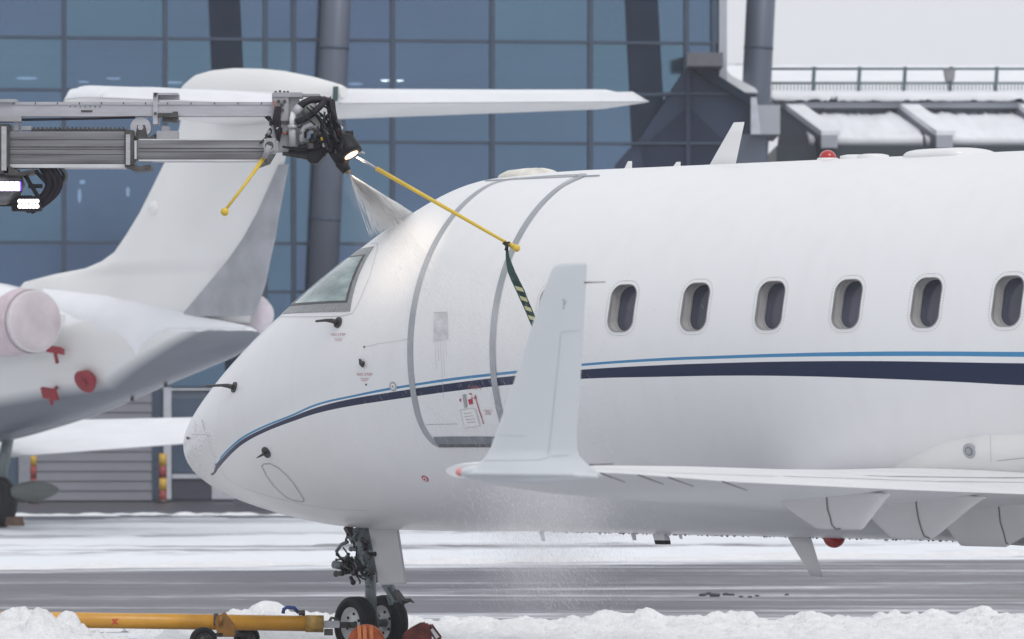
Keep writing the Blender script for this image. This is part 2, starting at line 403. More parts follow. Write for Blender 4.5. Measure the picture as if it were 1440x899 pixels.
# loose grey-white windrow crossing the middle distance
def hf_mid(x, y):
    t = y - 60.6 - .42 * x
    env = math.exp(-(t / .5) ** 2)
    return (.05 + .06 * fbm(x, y, 19, 5, .9) + .05 * (.5 - chunk(x, y, 2.4))) * env - .015
snow_field('snow_windrow', -8, 8, 56.4, 65, .08, hf_mid, 'thin windrow of snow along the far edge of the wet taxiway', snow_dirty)

# ================================================================== TERMINAL
TA = R_(7.0); TM = frame((0, 100, 0), TA); TS = Skin(TM, None)
term = empty('glass_terminal', 'tall blue glass terminal facade behind both aircraft', 'building', (0, 100, 0), TA)
def tf(u, v, y=0.0): return TS.plane(u, v, y)
def glass_mat():
    m = bpy.data.materials.new('blue_curtain_glass'); m.use_nodes = True; t = m.node_tree; L = t.links; t.nodes.clear()
    out = N(t, 'ShaderNodeOutputMaterial'); gl = N(t, 'ShaderNodeBsdfGlossy'); gl.inputs['Roughness'].default_value = .12
    tr = N(t, 'ShaderNodeBsdfTransparent'); tr.inputs[0].default_value = (.36, .48, .62, 1); mx = N(t, 'ShaderNodeMixShader'); mx.inputs[0].default_value = .30
    at_ = N(t, 'ShaderNodeObjectInfo')
    cr = N(t, 'ShaderNodeValToRGB'); L.new(at_.outputs['Random'], cr.inputs[0])
    cr.color_ramp.elements[0].color = (.155, .225, .36, 1); cr.color_ramp.elements[1].color = (.165, .285, .39, 1)
    tc = N(t, 'ShaderNodeTexCoord'); nz = N(t, 'ShaderNodeTexNoise'); nz.inputs['Scale'].default_value = .35; nz.inputs['Detail'].default_value = 3
    L.new(tc.outputs['Object'], nz.inputs[0]); mr = N(t, 'ShaderNodeMapRange'); mr.inputs[3].default_value = .8; mr.inputs[4].default_value = 1.2; L.new(nz.outputs[0], mr.inputs[0])
    vm = N(t, 'ShaderNodeVectorMath', operation='SCALE'); L.new(cr.outputs[0], vm.inputs[0]); L.new(mr.outputs[0], vm.inputs['Scale'])
    L.new(vm.outputs[0], gl.inputs[0]); L.new(gl.outputs[0], mx.inputs[1]); L.new(tr.outputs[0], mx.inputs[2]); L.new(mx.outputs[0], out.inputs[0])
    return m
glass_m = glass_mat()
mull_m = mat('facade_mullion', (.045, .070, .115), .5, .1, var=.1)
dark_col = mat('dark_navy_cladding', (.012, .022, .045), .6, var=.2, scale=1, spec=.15)
navy = mat('navy_roof_cladding', (.038, .052, .095), .6, var=.2, scale=.6, spec=.2)
navy_d = mat('navy_glass_dark', (.016, .024, .055), .5, var=.2, scale=.6, spec=.2)
col_m = mat('grey_metal_column', (.105, .125, .17), .42, .15, var=.14, scale=.8)
inner_m = mat('interior_wall', (.16, .24, .36), .8)
fascia = mat('pale_grey_fascia', (.40, .42, .47), .5, var=.1, scale=1)
US = [-340, -195, -52, 90, 232, 373, 413, 552, 692, 830, 965, 1003]
XS = [tf(u, 300)[0] for u in US]
ZL = [tf(500, v)[1] for v in (545, 484, 411, 343, 200, 130, 57, -86, -160)]
xe0, xe1 = XS[0] - .3, tf(1014, 100)[0]
zg = ZL[0]
# glass panes, each with its own tint
xs = XS + [xe1]
for i in range(len(xs) - 1):
    for j in range(len(ZL) - 1):
        tl_ = random.gauss(0, .004); MB().add([(xs[i], tl_, ZL[j]), (xs[i + 1], -tl_, ZL[j]), (xs[i + 1], -tl_ + .003, ZL[j + 1]), (xs[i], tl_ - .003, ZL[j + 1])], [(0, 1, 2, 3)]).build('glass_pane', glass_m, term)
for x in XS:
    MB().box(x - .048, x + .048, -.10, .06, zg, ZL[-1]).build('mullion', mull_m, term)
for j, z in enumerate(ZL[:-1]):
    MB().box(XS[0], xe1, -.07, .05, z - .030, z + .030).build('transom', mull_m, term)
MB().box(xe1 - .06, xe1 + .10, -.13, .3, zg, ZL[-1]).build('corner_post', fascia, term)
# interior behind the glass: floors, back wall, lamps
mb = MB(); mb.box(xe0, xe1 - .1, 7, 7.3, zg, ZL[-1]); mb.build('interior_wall', inner_m, term)
for v in (93, 470, -50):
    z = tf(500, v, 3)[1]; MB().box(xe0, xe1 - .1, .5, 6.9, z - .35, z).build('floor_slab', mat('slab_%d' % v, (.11, .14, .2), .8), term)
mb = MB(); mb.box(xe1 - .12, xe1 - .02, .32, 6.9, zg, ZL[-1]); mb.box(xe0, xe1, .06, 7.3, ZL[-1], ZL[-1] + .3); mb.build('end_wall', mull_m, term)
warm = emit('warm_lamp', (1, .9, .72), 9.0); cool = emit('cool_lamp', (.85, .9, 1), 1.1)
for (u, v, wpx, hpx, m) in ((213, 103, 24, 5, warm), (50, 100, 30, 3, cool), (38, 110, 30, 3, cool), (80, 104, 36, 3, cool), (160, 110, 20, 3, cool), (245, 116, 24, 3, cool), (118, 115, 16, 2, cool), (542, 112, 12, 5, warm), (563, 112, 10, 5, warm), (500, 118, 20, 3, cool), (180, 270, 5, 14, cool), (116, 256, 8, 6, cool), (112, 275, 5, 20, cool), (12, 96, 18, 3, cool)):
    x, z = tf(u, v, 2.0); k = 102 / F / 2
    c = MB(); pts = [(x + wpx * k * math.cos(a), 2.0, z + hpx * k * math.sin(a)) for a in [2 * math.pi * q / 12 for q in range(12)]]
    c.prism(pts, (0, .12, 0)); c.build('interior_lamp', m, term)
# dark slanted columns standing in the glass wall
for (u0, u1, v0, b0, b1, v1) in ((293, 338, 0, 318, 362, 545), (879, 924, 0, 905, 955, 545)):
    du = (b0 - u0) / (v1 - v0)
    a = [tf(u0 - du * 160, -160, -.03), tf(u1 - du * 160, -160, -.03), tf(b1, v1, -.03), tf(b0, v1, -.03)]
    MB().prism([(p[0], -.035, p[1]) for p in a], (0, .5, 0)).build('slanted_column', dark_col, term)
# ground floor
wall_g = mat('grey_blue_wall', (.12, .15, .20), .7, var=.15, scale=.8)
lav = mat('pale_lavender_panel', (.30, .31, .36), .6)
dkpan = mat('dark_violet_panel', (.055, .055, .085), .6)
blue_w = mat('ground_floor_window', (.07, .11, .17), .15, var=.3, scale=.7)
pale_sill = mat('pale_sill', (.52, .54, .60), .6)
mb = MB(); mb.box(xe0, xe1, .02, 6.9, 0, zg - .05); mb.build('ground_floor_wall', wall_g, term)
def garage(u0, u1):
    (x0, _), (x1, _) = tf(u0, 600), tf(u1, 600); zt = tf(u0, 552)[1]
    rp = MB(); n = 11
    for k in range(n):
        z0 = .04 + (zt - .04) * k / n; z1 = .04 + (zt - .04) * (k + .985) / n
        rp.hexa([(x0, -.05, z0), (x1, -.05, z0), (x1, -.02, z1), (x0, -.02, z1)], [(x0, .03, z0), (x1, .03, z0), (x1, .03, z1), (x0, .03, z1)])
    rp.build('roller_door', mat('roller_grey', (.22, .225, .26), .5, .1, var=.1, scale=1), term)
garage(50, 214); garage(-190, -30)
for u0, u1, v0, v1, y0, m, nm in ((214, 229, 545, 702, -.06, mull_m, 'door_jamb'), (230, 241, 545, 702, -.16, pale_sill, 'white_post'), (242, 300, 560, 664, -.03, blue_w, 'ground_window'), (242, 300, 667, 673, -.09, pale_sill, 'window_sill'), (242, 297, 674, 702, -.04, dkpan, 'plinth_panel'), (298, 330, 673, 702, -.05, pale_sill, 'plinth_panel'), (331, 520, 560, 664, -.03, blue_w, 'ground_window'), (0, 25, 640, 702, -.03, blue_w, 'ground_window'), (26, 49, 552, 702, -.08, lav, 'door_jamb'), (620, 800, 560, 690, -.03, blue_w, 'ground_window'), (820, 1000, 560, 690, -.03, blue_w, 'ground_window')):
    (x0, z1), (x1, z0) = tf(u0, v0, y0), tf(u1, v1, y0)
    MB().box(x0, x1, y0, .03, max(z0, .01), z1).build(nm, m, term)
# bollards
bred = mat('bollard_red', (.30, .045, .04), .5); byel = mat('bollard_yellow', (.62, .38, .05), .5)
def bollard(u, w_, bands, label):
    Y = 99.0 + (u - 720) * .0016; x = (u - 720) * Y / F; r = w_ / 2 * Y / F
    root = empty('striped_bollard', label, 'bollard', (x, Y, 0), 0, 'striped bollards by the garage door')
    z1 = H + (VH - 638) * Y / F; mb = MB(); n = len(bands)
    for i, c in enumerate(bands):
        mb.mi = c; mb.tube([(0, 0, z1 * i / n), (0, 0, z1 * (i + 1) / n)], r, 14)
    mb.build('post', [bred, byel], root); MB().tube([(0, 0, 0), (0, 0, .06)], r * 1.8, 14).build('base_plate', steel_d, root)
bollard(229, 11, (0, 1, 0, 1), 'red and yellow striped bollard between roller door and white post')
bollard(47, 9, (0, 0, 0, 1), 'mostly red striped bollard at the left side of the roller door')
# leaning columns in front of the facade
def leancol(u0, v0, u1, v1, wpx, Y, label):
    k = (u1 - u0) / (v1 - v0); ua = u0 + k * (-330 - v0); vb = VH + H * F / Y; ub = u0 + k * (vb - v0)
    top, bot = at(ua, -330, Y), at(ub, vb, Y); root = empty('round_column', label, 'column', bot, 0, 'leaning round columns')
    d = top - bot; L_ = d.length; r = wpx / 2 * Y / F; n = 6
    MB().tube([(0, 0, 0), tuple(d)], r, 28).build('shaft', col_m, root)
    for i in range(1, n + 3):
        v = [67, 309, 190 - 360, 560][i % 4] if False else None
    for v in (vb - 20, 550, 309, 68, -172):
        f = (at(0, v, Y).z - bot.z) / d.z
        if 0 < f < 1:
            c = d * f; e = d.normalized() * .03
            MB().tube([c - e, c + e], r * 1.02, 28).build('joint_ring', mull_m, root)
leancol(473, 0, 455, 390, 42, 99.1, 'round grey metal column leaning in front of the glass left of the spray head')
leancol(1070, 0, 1063, 145, 41, 102.0, 'round grey metal column leaning at the right corner of the terminal')

# ---- gable with its glass reflection built solid, and low hall on the right
hall = empty('snowy_low_hall', 'low dark building with snow covered roofs and railing right of the terminal', 'building', at(1100, 700, 108) * Vector((1, 1, 0)) if False else (5.9, 104, 0))
HO = Vector((5.9, 104, 0))
def hp(u, v, Y): return at(u, v, Y) - HO
def hq(mb, uv, Y0, Y1):   # polygon in pixels at Y0 extruded straight back to Y1
    p = [hp(u, v, Y0) for u, v in uv]; mb.prism(p, (0, Y1 - Y0, 0)); return mb
gab = empty('gable_with_reflection', 'dark navy gable with its reflection in the terminal glass built as a solid block', 'building', (3.9, 98.6, 0))
GO = Vector((3.9, 98.6, 0))
def gq(uv, Y0, Y1): return MB().prism([at(u, v, Y0) - GO for u, v in uv], (0, Y1 - Y0, 0))
gy = 100.2
vb_ = VH + H * F / gy
gq([(970, 92), (1058, 145), (1058, vb_), (866, vb_), (866, 232), (900, 195)], gy, gy + 3.5).build('gable_wall_and_reflection', navy, gab)  # left part is the gable's reflection in the glass, shaped as solid wall
gq([(964, 88), (972, 82), (1057, 136), (1057, 150), (970, 97)], gy - .25, gy + 3.7).build('roof_edge', dark_col, gab)
gq([(885, vb_), (905, 205), (968, 150), (1035, 215), (1035, vb_)], gy - .04, gy).build('gable_window', navy_d, gab)
gq([(965, 96), (971, 96), (971, vb_), (965, vb_)], gy - .1, gy).build('mullion', navy, gab)
for v in (130, 200):
    gq([(880 if v == 200 else 925, v), (1080 if v == 200 else 1025, v), (1080 if v == 200 else 1025, v + 3), (880 if v == 200 else 925, v + 3)], gy - .09, gy).build('transom', mull_m, gab)
gq([(966, 74), (1017, 74), (1017, 93), (966, 93)], gy - .9, gy + .5).build('eave_box', mat('eave_grey_brown', (.13, .13, .15), .6), gab)
gq([(985, 93), (1017, 93), (1028, 106), (1062, 124), (1066, 130), (1040, 130)], gy + 1.0, gy + 3).build('roof_snow', snow_roof, gab)
# column footing
root = empty('column_footing', 'light grey block clamping the foot of the right leaning column', 'footing', at(1077, 165, 101.2))
ro = root.location.copy()
MB().prism([at(u, v, 99.8) - ro for u, v in ((1057, 136), (1062, 148), (1097, 148), (1097, 189), (1057, 189))], (0, 2.6, 0)).build('block', fascia, root)
MB().prism([at(u, v, 99.7) - ro for u, v in ((1056, 137), (1064, 137), (1070, 189), (1056, 189))], (0, .1, 0)).build('side_plate', pale_sill, root)
vbf = VH + H * F / 101.6
MB().prism([at(u, v, 100.0) - ro for u, v in ((1036, 189), (1078, 189), (1078, vbf), (1036, vbf))], (0, .9, 0)).build('pier', col_m, root)

# hall: dark wall, sloping snow roofs between parapets, upper snow deck with railing
vbh = VH + H * F / 104
hq(MB(), [(1092, 205), (1640, 205), (1640, vbh), (1092, vbh)], 104.6, 112).build('hall_wall', mat('hall_wall', (.03, .045, .06), .5), hall)
hq(MB(), [(1088, 143), (1640, 143), (1640, 152), (1088, 152)], 107.6, 112).build('fascia_strip', fascia, hall)
hq(MB(), [(1088, 152), (1640, 152), (1640, 172), (1088, 172)], 107.9, 112).build('clerestory_wall', mat('clerestory', (.27, .31, .36), .5), hall)
def slope_roof(u0, u1):
    mb = MB(); n = 40; rings = []
    for i in range(n + 1):
        u = u0 + (u1 - u0) * i / n; du = .5 * 1.0
        r = []
        for k in range(9):
            t = k / 8; v = 160 + (193 - 160) * t + 3 * fbm(u * .05, t * 2, 3, 4) + (4 * fbm(u * .11, 1, 7, 3) if k == 0 else 0); Y = 107.8 - 3.0 * t
            r.append(hp(u + 16 * t, v - 2, Y))
        rr = r + [hp(u + 16, 196 + 2 * fbm(u * .1, 0, 1, 3), 104.7), hp(u + 16, 205, 104.75), hp(u + 16, 205, 105.5), hp(u, 175, 107.8)]
        rings.append(rr)
    mb.loft(rings, closed=True, smooth=True); return mb.build('roof_snow', snow_roof, hall)
slope_roof(1122, 1282); slope_roof(1286, 1450); slope_roof(1452, 1610)
for u in (1103, 1265, 1432):
    # parapet: sloping wall running towards the camera with snow on top
    a = [(u - 4, 153, 107.6), (u + 50, 192, 104.3), (u + 50, 207, 104.3), (u - 4, 220, 107.6)]
    mb = MB(); p = [hp(*q) for q in a]; mb.prism(p, (.35, 0, 0)); mb.build('parapet', navy if u < 1200 else mat('parapet_grey', (.10, .10, .14), .6), hall)
    a = [(u - 2, 144, 107.7), (u + 52, 184, 104.2), (u + 52, 192, 104.2), (u - 2, 153, 107.7)]
    mb = MB(); mb.prism([hp(*q) for q in a], (.40, 0, 0)); mb.build('parapet_snow', snow_roof, hall)
    hq(MB(), [(u + 52, 190), (u + 75, 190), (u + 75, 208), (u + 52, 208)], 104.1, 104.5).build('parapet_cap', fascia, hall)
# dark flank left of the first parapet
MB().prism([hp(1099, 155, 107.4), hp(1153, 195, 104.4), hp(1153, 232, 104.4), hp(1090, 232, 107.4)], (0, .05, 0)).build('flank_wall', navy, hall)
# upper snow slab with ragged edge
mb = MB(); rings = []
for i in range(121):
    u = 1084 + 540 * i / 120; ed = 4.5 * fbm(u * .045, 3, 1, 4) + (5 if abs(u - 1172) < 4 else 0)
    rings.append([hp(u, 126 + 1.2 * fbm(u * .05, 1, 5, 3), 110), hp(u, 129 + ed * .3, 108.2), hp(u, 137 + ed * .6, 107.4), hp(u, 143 - abs(ed) * 1.5, 107.4), hp(u, 141, 109), hp(u, 141, 112), hp(u, 124, 112)])
mb.loft(rings); mb.build('roof_snow', snow_roof, hall)
hq(MB(), [(1088, 139), (1640, 139), (1640, 143.5), (1088, 143.5)], 107.55, 109).build('gutter', dark_col, hall)
# snowy upper roof volume behind the railing
mb = MB(); rings = []
for i in range(61):
    u = 1010 + 640 * i / 60
    rings.append([hp(u, 92 + 1.4 * fbm(u * .03, 1, 2, 4), 121), hp(u, 126, 116), hp(u, 150, 116), hp(u, 150, 125), hp(u, 92, 125)])
mb.loft(rings); mb.build('upper_roof_snow', snow_roof, hall)
rail = empty('roof_railing', 'thin green-grey railing along the snowy roof of the low hall', 'railing', at(1084, 125, 108.6))
RO = rail.location.copy(); rail_m = mat('railing_green_grey', (.10, .15, .17), .5)
for u in (1079, 1143, 1207, 1271, 1336, 1400, 1465, 1530):
    MB().bar(at(u, 128, 108.6) - RO, at(u + 2, 94, 108.6) - RO, .08, .08, (0, 1, 0)).build('railing_post', rail_m, rail)
MB().tube([at(1079, 97, 108.6) - RO, at(1600, 97, 108.6) - RO], .028, 8).build('top_rail', rail_m, rail)
mb = MB(); mb.tube([at(1079, 117, 108.6) - RO, at(1600, 117, 108.6) - RO], .03, 8)
u = 1082
while u < 1600: mb.bar(at(u, 127, 108.6) - RO, at(u, 117, 108.6) - RO, .025, .025, (0, 1, 0)); u += 5
mb.build('lower_rail', mat('rail_pale', (.22, .27, .29), .5), rail)
b = MB(); bo = at(1336, 107, 108.4)
b.prism([at(u, v, 108.3) - bo for u, v in ((1327, 97), (1344, 97), (1342, 114), (1330, 115))], (0, .2, 0))
tag(b.build('junction_box', mat('box_grey_brown', (.26, .26, .27), .6), bevel=.02), 'small grey box hung on the roof railing', 'box').location = bo
# snow covered tree line / roofs hint behind the railing's left end
mb = MB(); rings = []
TO = at(1060, 95, 140)
for i in range(50):
    u = 1012 + 110 * i / 49; v = 90 + 3.5 * fbm(u * .08, 0, 4, 5) + max(0, (u - 1085) * .15)
    rings.append([at(u, v, 140) - TO, at(u, 112, 139.6) - TO, at(u, 112, 141) - TO])
mb.loft(rings, smooth=False); o = mb.build('far_hedge', mat('frosted_twigs', (.46, .48, .52), .9, var=.3, scale=2)); o.location = TO
tag(o, 'frosted pale hedge line far behind the leaning right column', 'hedge')


# thin winter haze: one closed box of air round the whole scene
hz = bpy.data.materials.new('thin_winter_haze'); hz.use_nodes = True; t_ = hz.node_tree; t_.nodes.clear()
o_ = N(t_, 'ShaderNodeOutputMaterial'); pv_ = N(t_, 'ShaderNodeVolumePrincipled'); pv_.inputs['Color'].default_value = (.97, .98, 1, 1); pv_.inputs['Density'].default_value = HAZE
t_.links.new(pv_.outputs[0], o_.inputs['Volume'])
MB().box(-402, 402, -202, 902, -1, 18).build('haze', hz, kind='stuff')
# ================================================================== MAIN JET
JA = R_(42.91); JX, JY, AXZ = -2.749, 39.80, 2.303
JM = frame((JX, JY, 0), -JA)
jet = empty('business_jet', 'large white business jet with blue cheatline being sprayed with deicing fluid', 'aircraft', (JX, JY, 0), -JA)
DS = .331
SK = [0, .12, .35, .7, 1.1, 1.5, 1.9, 2.4, 3.0, 3.6, 4.6]; QK = [math.sqrt(x) for x in SK]


ZT = [-.72, -.540, -.366, -.126, .128, .368, .585, .847, 1.131, 1.315, 1.345]
ZB = [-.72, -.915, -1.045, -1.161, -1.246, -1.308, -1.345, -1.358, -1.358, -1.348, -1.345]
WW = [0, .260, .478, .694, .886, 1.033, 1.138, 1.231, 1.304, 1.333, 1.345]
def fprof(s):
    q = math.sqrt(max(0, (s - DS) / (1 - DS / 6)))
    zt, zb, ww = pchip(QK, ZT, q), pchip(QK, ZB, q), pchip(QK, WW, q)
    if s > 13:
        k = (s - 13) / 6.0; zt -= .35 * k * k; zb += 1.75 * k ** 1.5; ww *= max(.05, 1 - .93 * k ** 1.7)
    return zt, zb, ww
def jp(s, th, off=0):      # point of the hull at station s (m aft of nose datum), angle th up from the port side
    zt, zb, ww = fprof(s)
    return Vector((s, -(ww + off) * math.cos(th), AXZ + (zt + zb) / 2 + ((zt - zb) / 2 + off) * math.sin(th)))
NT = 120
st = [DS + .0005] + [DS + .9 * (i / 26) ** 2 for i in range(1, 27)]
while st[-1] < 18.85: st.append(st[-1] + (.07 if st[-1] < 5 else .12))
mb = MB(); mb.loft([[jp(s, 2 * math.pi * k / NT) for k in range(NT)] for s in st])
# livery: white with a light blue line over a navy band, given as heights along the hull
tmp = mb.build('hull_tmp', white)
hb = obvh(tmp); SJ = Skin(JM, hb)
def paint():
    m = bpy.data.materials.new('white_paint_with_cheatlines'); m.use_nodes = True; t = m.node_tree; L = t.links
    b = t.nodes['Principled BSDF']; b.inputs['Roughness'].default_value = .28; b.inputs['Coat Weight'].default_value = .12; b.inputs['Coat Roughness'].default_value = .15
    tc = N(t, 'ShaderNodeTexCoord'); sp = N(t, 'ShaderNodeSeparateXYZ'); L.new(tc.outputs['Object'], sp.inputs[0])
    S0, S1, Z0, Z1 = 0.9, 13.7, AXZ - 1.3, AXZ + .3
    ms = N(t, 'ShaderNodeMapRange'); ms.inputs[1].default_value = S0; ms.inputs[2].default_value = S1; L.new(sp.outputs[0], ms.inputs[0])
    mz = N(t, 'ShaderNodeMapRange'); mz.inputs[1].default_value = Z0; mz.inputs[2].default_value = Z1; L.new(sp.outputs[2], mz.inputs[0])
    def curve(px):
        pts = []
        for u, v in px:
            p, n = SJ(u, v); pts.append(((p.x - S0) / (S1 - S0), (p.z - Z0) / (Z1 - Z0)))
        pts.sort(); last = pts[-1]; prev = pts[-4]
        sl_ = (last[1] - prev[1]) / (last[0] - prev[0]); pts.append((1.0, max(0, min(1, last[1] + sl_ * .5 * (1 - last[0])))))
        fc = N(t, 'ShaderNodeFloatCurve'); c = fc.mapping.curves[0]
        pts = [pts[0]] + [b_ for a_, b_ in zip(pts, pts[1:]) if b_[0] - a_[0] > .0008]
        c.points[0].location = (0, max(0, pts[0][1] - .02)); c.points[1].location = pts[-1]
        for p in pts[:-1]: c.points.new(*p)
        for p in c.points: p.handle_type = 'AUTO'
        fc.mapping.update(); L.new(ms.outputs[0], fc.inputs['Value']); return fc.outputs[0]
    def band(top, bot, col, base, s_min):
        a, c = curve(top), curve(bot)
        g = N(t, 'ShaderNodeMath', operation='LESS_THAN'); L.new(mz.outputs[0], g.inputs[0]); L.new(a, g.inputs[1])
        g2 = N(t, 'ShaderNodeMath', operation='GREATER_THAN'); L.new(mz.outputs[0], g2.inputs[0]); L.new(c, g2.inputs[1])
        g3 = N(t, 'ShaderNodeMath', operation='GREATER_THAN'); L.new(sp.outputs[0], g3.inputs[0]); g3.inputs[1].default_value = s_min
        m1 = N(t, 'ShaderNodeMath', operation='MULTIPLY'); L.new(g.outputs[0], m1.inputs[0]); L.new(g2.outputs[0], m1.inputs[1])
        m2 = N(t, 'ShaderNodeMath', operation='MULTIPLY'); L.new(m1.outputs[0], m2.inputs[0]); L.new(g3.outputs[0], m2.inputs[1])
        x = N(t, 'ShaderNodeMix', data_type='RGBA'); L.new(m2.outputs[0], x.inputs[0]); x.inputs[7].default_value = (*col, 1)
        if isinstance(base, tuple): x.inputs[6].default_value = (*base, 1)
        else: L.new(base, x.inputs[6])
        return x.outputs[2]
    # dirt: faint vertical run marks, lower hull a little greyer and browner
    mp = N(t, 'ShaderNodeMapping'); mp.inputs['Scale'].default_value = (5, 5, .35); L.new(tc.outputs['Object'], mp.inputs[0])
    nz = N(t, 'ShaderNodeTexNoise'); nz.inputs['Scale'].default_value = 1.6; nz.inputs['Detail'].default_value = 6; L.new(mp.outputs[0], nz.inputs[0])
    r1 = N(t, 'ShaderNodeMapRange'); r1.inputs[1].default_value = .45; r1.inputs[2].default_value = .75; r1.inputs[3].default_value = 0; r1.inputs[4].default_value = .05; L.new(nz.outputs[0], r1.inputs[0])
    n2 = N(t, 'ShaderNodeTexNoise'); n2.inputs['Scale'].default_value = .9; n2.inputs['Detail'].default_value = 4; L.new(tc.outputs['Object'], n2.inputs[0])
    r2 = N(t, 'ShaderNodeMapRange'); r2.inputs[1].default_value = .4; r2.inputs[2].default_value = .7; r2.inputs[3].default_value = 0; r2.inputs[4].default_value = .03; L.new(n2.outputs[0], r2.inputs[0])
    ad = N(t, 'ShaderNodeMath', operation='ADD'); L.new(r1.outputs[0], ad.inputs[0]); L.new(r2.outputs[0], ad.inputs[1])
    dm = N(t, 'ShaderNodeMix', data_type='RGBA'); L.new(ad.outputs[0], dm.inputs[0]); dm.inputs[6].default_value = (.82, .825, .835, 1); dm.inputs[7].default_value = (.36, .35, .34, 1)
    blue = band([(302, 653), (311, 641.5), (324, 628), (339, 615.5), (367, 600.5), (409, 583.5), (451, 566), (500, 555), (536, 547.5), (590, 538.5), (640, 531), (720, 522), (818, 511.5), (933, 503.5), (1020, 500), (1111, 497), (1244, 494.5), (1340, 494.5), (1438, 495)],
                [(303, 656), (312, 644.5), (325, 631), (340, 618.5), (367, 603.5), (409, 586.5), (451, 569), (500, 558), (536, 551), (590, 542), (640, 535), (720, 526), (818, 515), (933, 507.5), (1020, 504.5), (1111, 502), (1244, 501), (1340, 501), (1438, 502)], (.05, .24, .46), dm.outputs[2], 1.34)
    navy_ = band([(299, 665), (303, 656), (312, 645), (325, 631.5), (340, 619), (367, 604.5), (409, 587), (451, 571.5), (500, 560), (536, 554), (574, 548), (640, 538.5), (720, 529), (818, 520), (933, 513.5), (1020, 510.5), (1111, 508.5), (1244, 508), (1340, 509.5), (1438, 511)],
                 [(300, 668), (307, 659), (316, 648.5), (329, 635), (344, 623), (371, 608.5), (412, 592.5), (451, 580), (500, 570), (536, 564.5), (574, 559), (640, 550), (720, 541), (818, 533), (933, 530), (1020, 528.5), (1111, 529), (1244, 533), (1340, 537), (1438, 542)], (.002, .011, .055), blue, 1.15)
    L.new(navy_, b.inputs['Base Color'])
    return m
paint_m = paint()
tmp.data.materials.clear()
for m_ in (paint_m, jamb): tmp.data.materials.append(m_)
# window openings cut into the hull
WS, WZ, WP = 6.03, AXZ + .282, .677
wins = [WS + WP * k for k in range(-1, 9)]
cut = MB(); cut.mi = 1
for s in wins:
    for sg in (-1, 1):
        rr = rrect(s, WZ, .238, .335, .085)
        y0, y1 = sg * 1.205, sg * 1.5
        cut.loft([[(x, sg * (math.sqrt(1.345 ** 2 - (z - AXZ) ** 2) - .105), z) for x, z in rr], [(x, y1, z) for x, z in rr]], smooth=False)
cuto = cut.build('cutter', [paint_m, jamb])
md = tmp.modifiers.new('b', 'BOOLEAN'); md.operation = 'DIFFERENCE'; md.solver = 'EXACT'; md.object = cuto
me = bpy.data.meshes.new_from_object(tmp.evaluated_get(bpy.context.evaluated_depsgraph_get()))
me.name = 'fuselage'; bpy.data.objects.remove(tmp); bpy.data.objects.remove(cuto)
hull = link('fuselage', me, jet)
def jnormal(p):
    zt, zb, ww = fprof(p.x); h = (zt - zb) / 2; th = math.atan2((p.z - AXZ - (zt + zb) / 2) / h, -p.y / ww); s = min(max(p.x, DS + .002), 18.8)
    a = jp(s + .004, th) - jp(s - .0015, th); b = jp(s, th + .003) - jp(s, th - .003); n = a.cross(b).normalized()
    return n if n.dot(Vector((0, -math.cos(th), math.sin(th)))) > 0 else -n
cn = []; vc = {}
for pl in me.polygons:
    pl.use_smooth = True
    for li in pl.loop_indices:
        if pl.material_index == 0:
            vi = me.loops[li].vertex_index
            if vi not in vc: vc[vi] = jnormal(me.vertices[vi].co)
            cn.append(vc[vi])
        else: cn.append(pl.normal.copy())
me.normals_split_custom_set(cn)
for s in wins:
    for sg in (-1, 1):
        rr = rrect(s, WZ, .236, .333, .084); mb = MB(); y = sg * 1.215
        def yl(z, o): return -math.sqrt(1.345 ** 2 - (z - AXZ) ** 2) - o
        # raised lip ring and rivets around the opening
        a = rrect(s, WZ, .242, .339, .087); c = rrect(s, WZ, .230, .327, .080)
        mb.loft([[(x, -sg * yl(z, .004), z) for x, z in a], [(x, -sg * yl(z, .004), z) for x, z in c], [(x, -sg * yl(z, -.02), z) for x, z in c]], caps=False, smooth=False)
        wn = mb.build('cabin_window', lip_m, jet)
        yi = lambda z, o: sg * (math.sqrt(1.345 ** 2 - (z - AXZ) ** 2) - o)
        MB().loft([[(x, yi(z, .095), z) for x, z in rr], [(x, yi(z, .103), z) for x, z in rr]], smooth=False).build('pane', pane_m, wn)
        # inner shade frame: a second, smaller rim inside the opening
        a = rrect(s, WZ, .236, .333, .084); c = rrect(s + .002, WZ - .004, .224, .315, .080); mb = MB()
        mb.loft([[(x, yi(z, .075), z) for x, z in a], [(x, yi(z, .075), z) for x, z in c], [(x, yi(z, .094), z) for x, z in c]], caps=False, smooth=False)
        mb.build('inner_frame', jamb, wn)
        if sg < 0:
            mb = MB(); q = rrect(s, WZ, .285, .385, .108, 8); n = len(q)
            per = []; 
            for i in range(n):
                (x0, z0), (x1, z1) = q[i], q[(i + 1) % n]; d = math.hypot(x1 - x0, z1 - z0); k = max(1, round(d / .019))
                for j in range(k):
                    x, z = x0 + (x1 - x0) * j / k, z0 + (z1 - z0) * j / k
                    mb.tube([(x, yl(z, -.002), z), (x, yl(z, .0022), z)], .0052, 6)
            mb.build('rivet_ring', rivet_m, wn)

def px_s(u, v): return SJ(u, v)[0]
def skin_quad(mb, S, c, off, n=7):
    g = []
    for i in range(n + 1):
        for j in range(n + 1):
            a, b = i / n, j / n; u = (1 - b) * ((1 - a) * c[0][0] + a * c[1][0]) + b * ((1 - a) * c[3][0] + a * c[2][0]); v = (1 - b) * ((1 - a) * c[0][1] + a * c[1][1]) + b * ((1 - a) * c[3][1] + a * c[2][1]); g.append(S(u, v, off)[0])
    mb.add(g, [(i * (n + 1) + j, i * (n + 1) + j + 1, (i + 1) * (n + 1) + j + 1, (i + 1) * (n + 1) + j) for i in range(n) for j in range(n)], True)
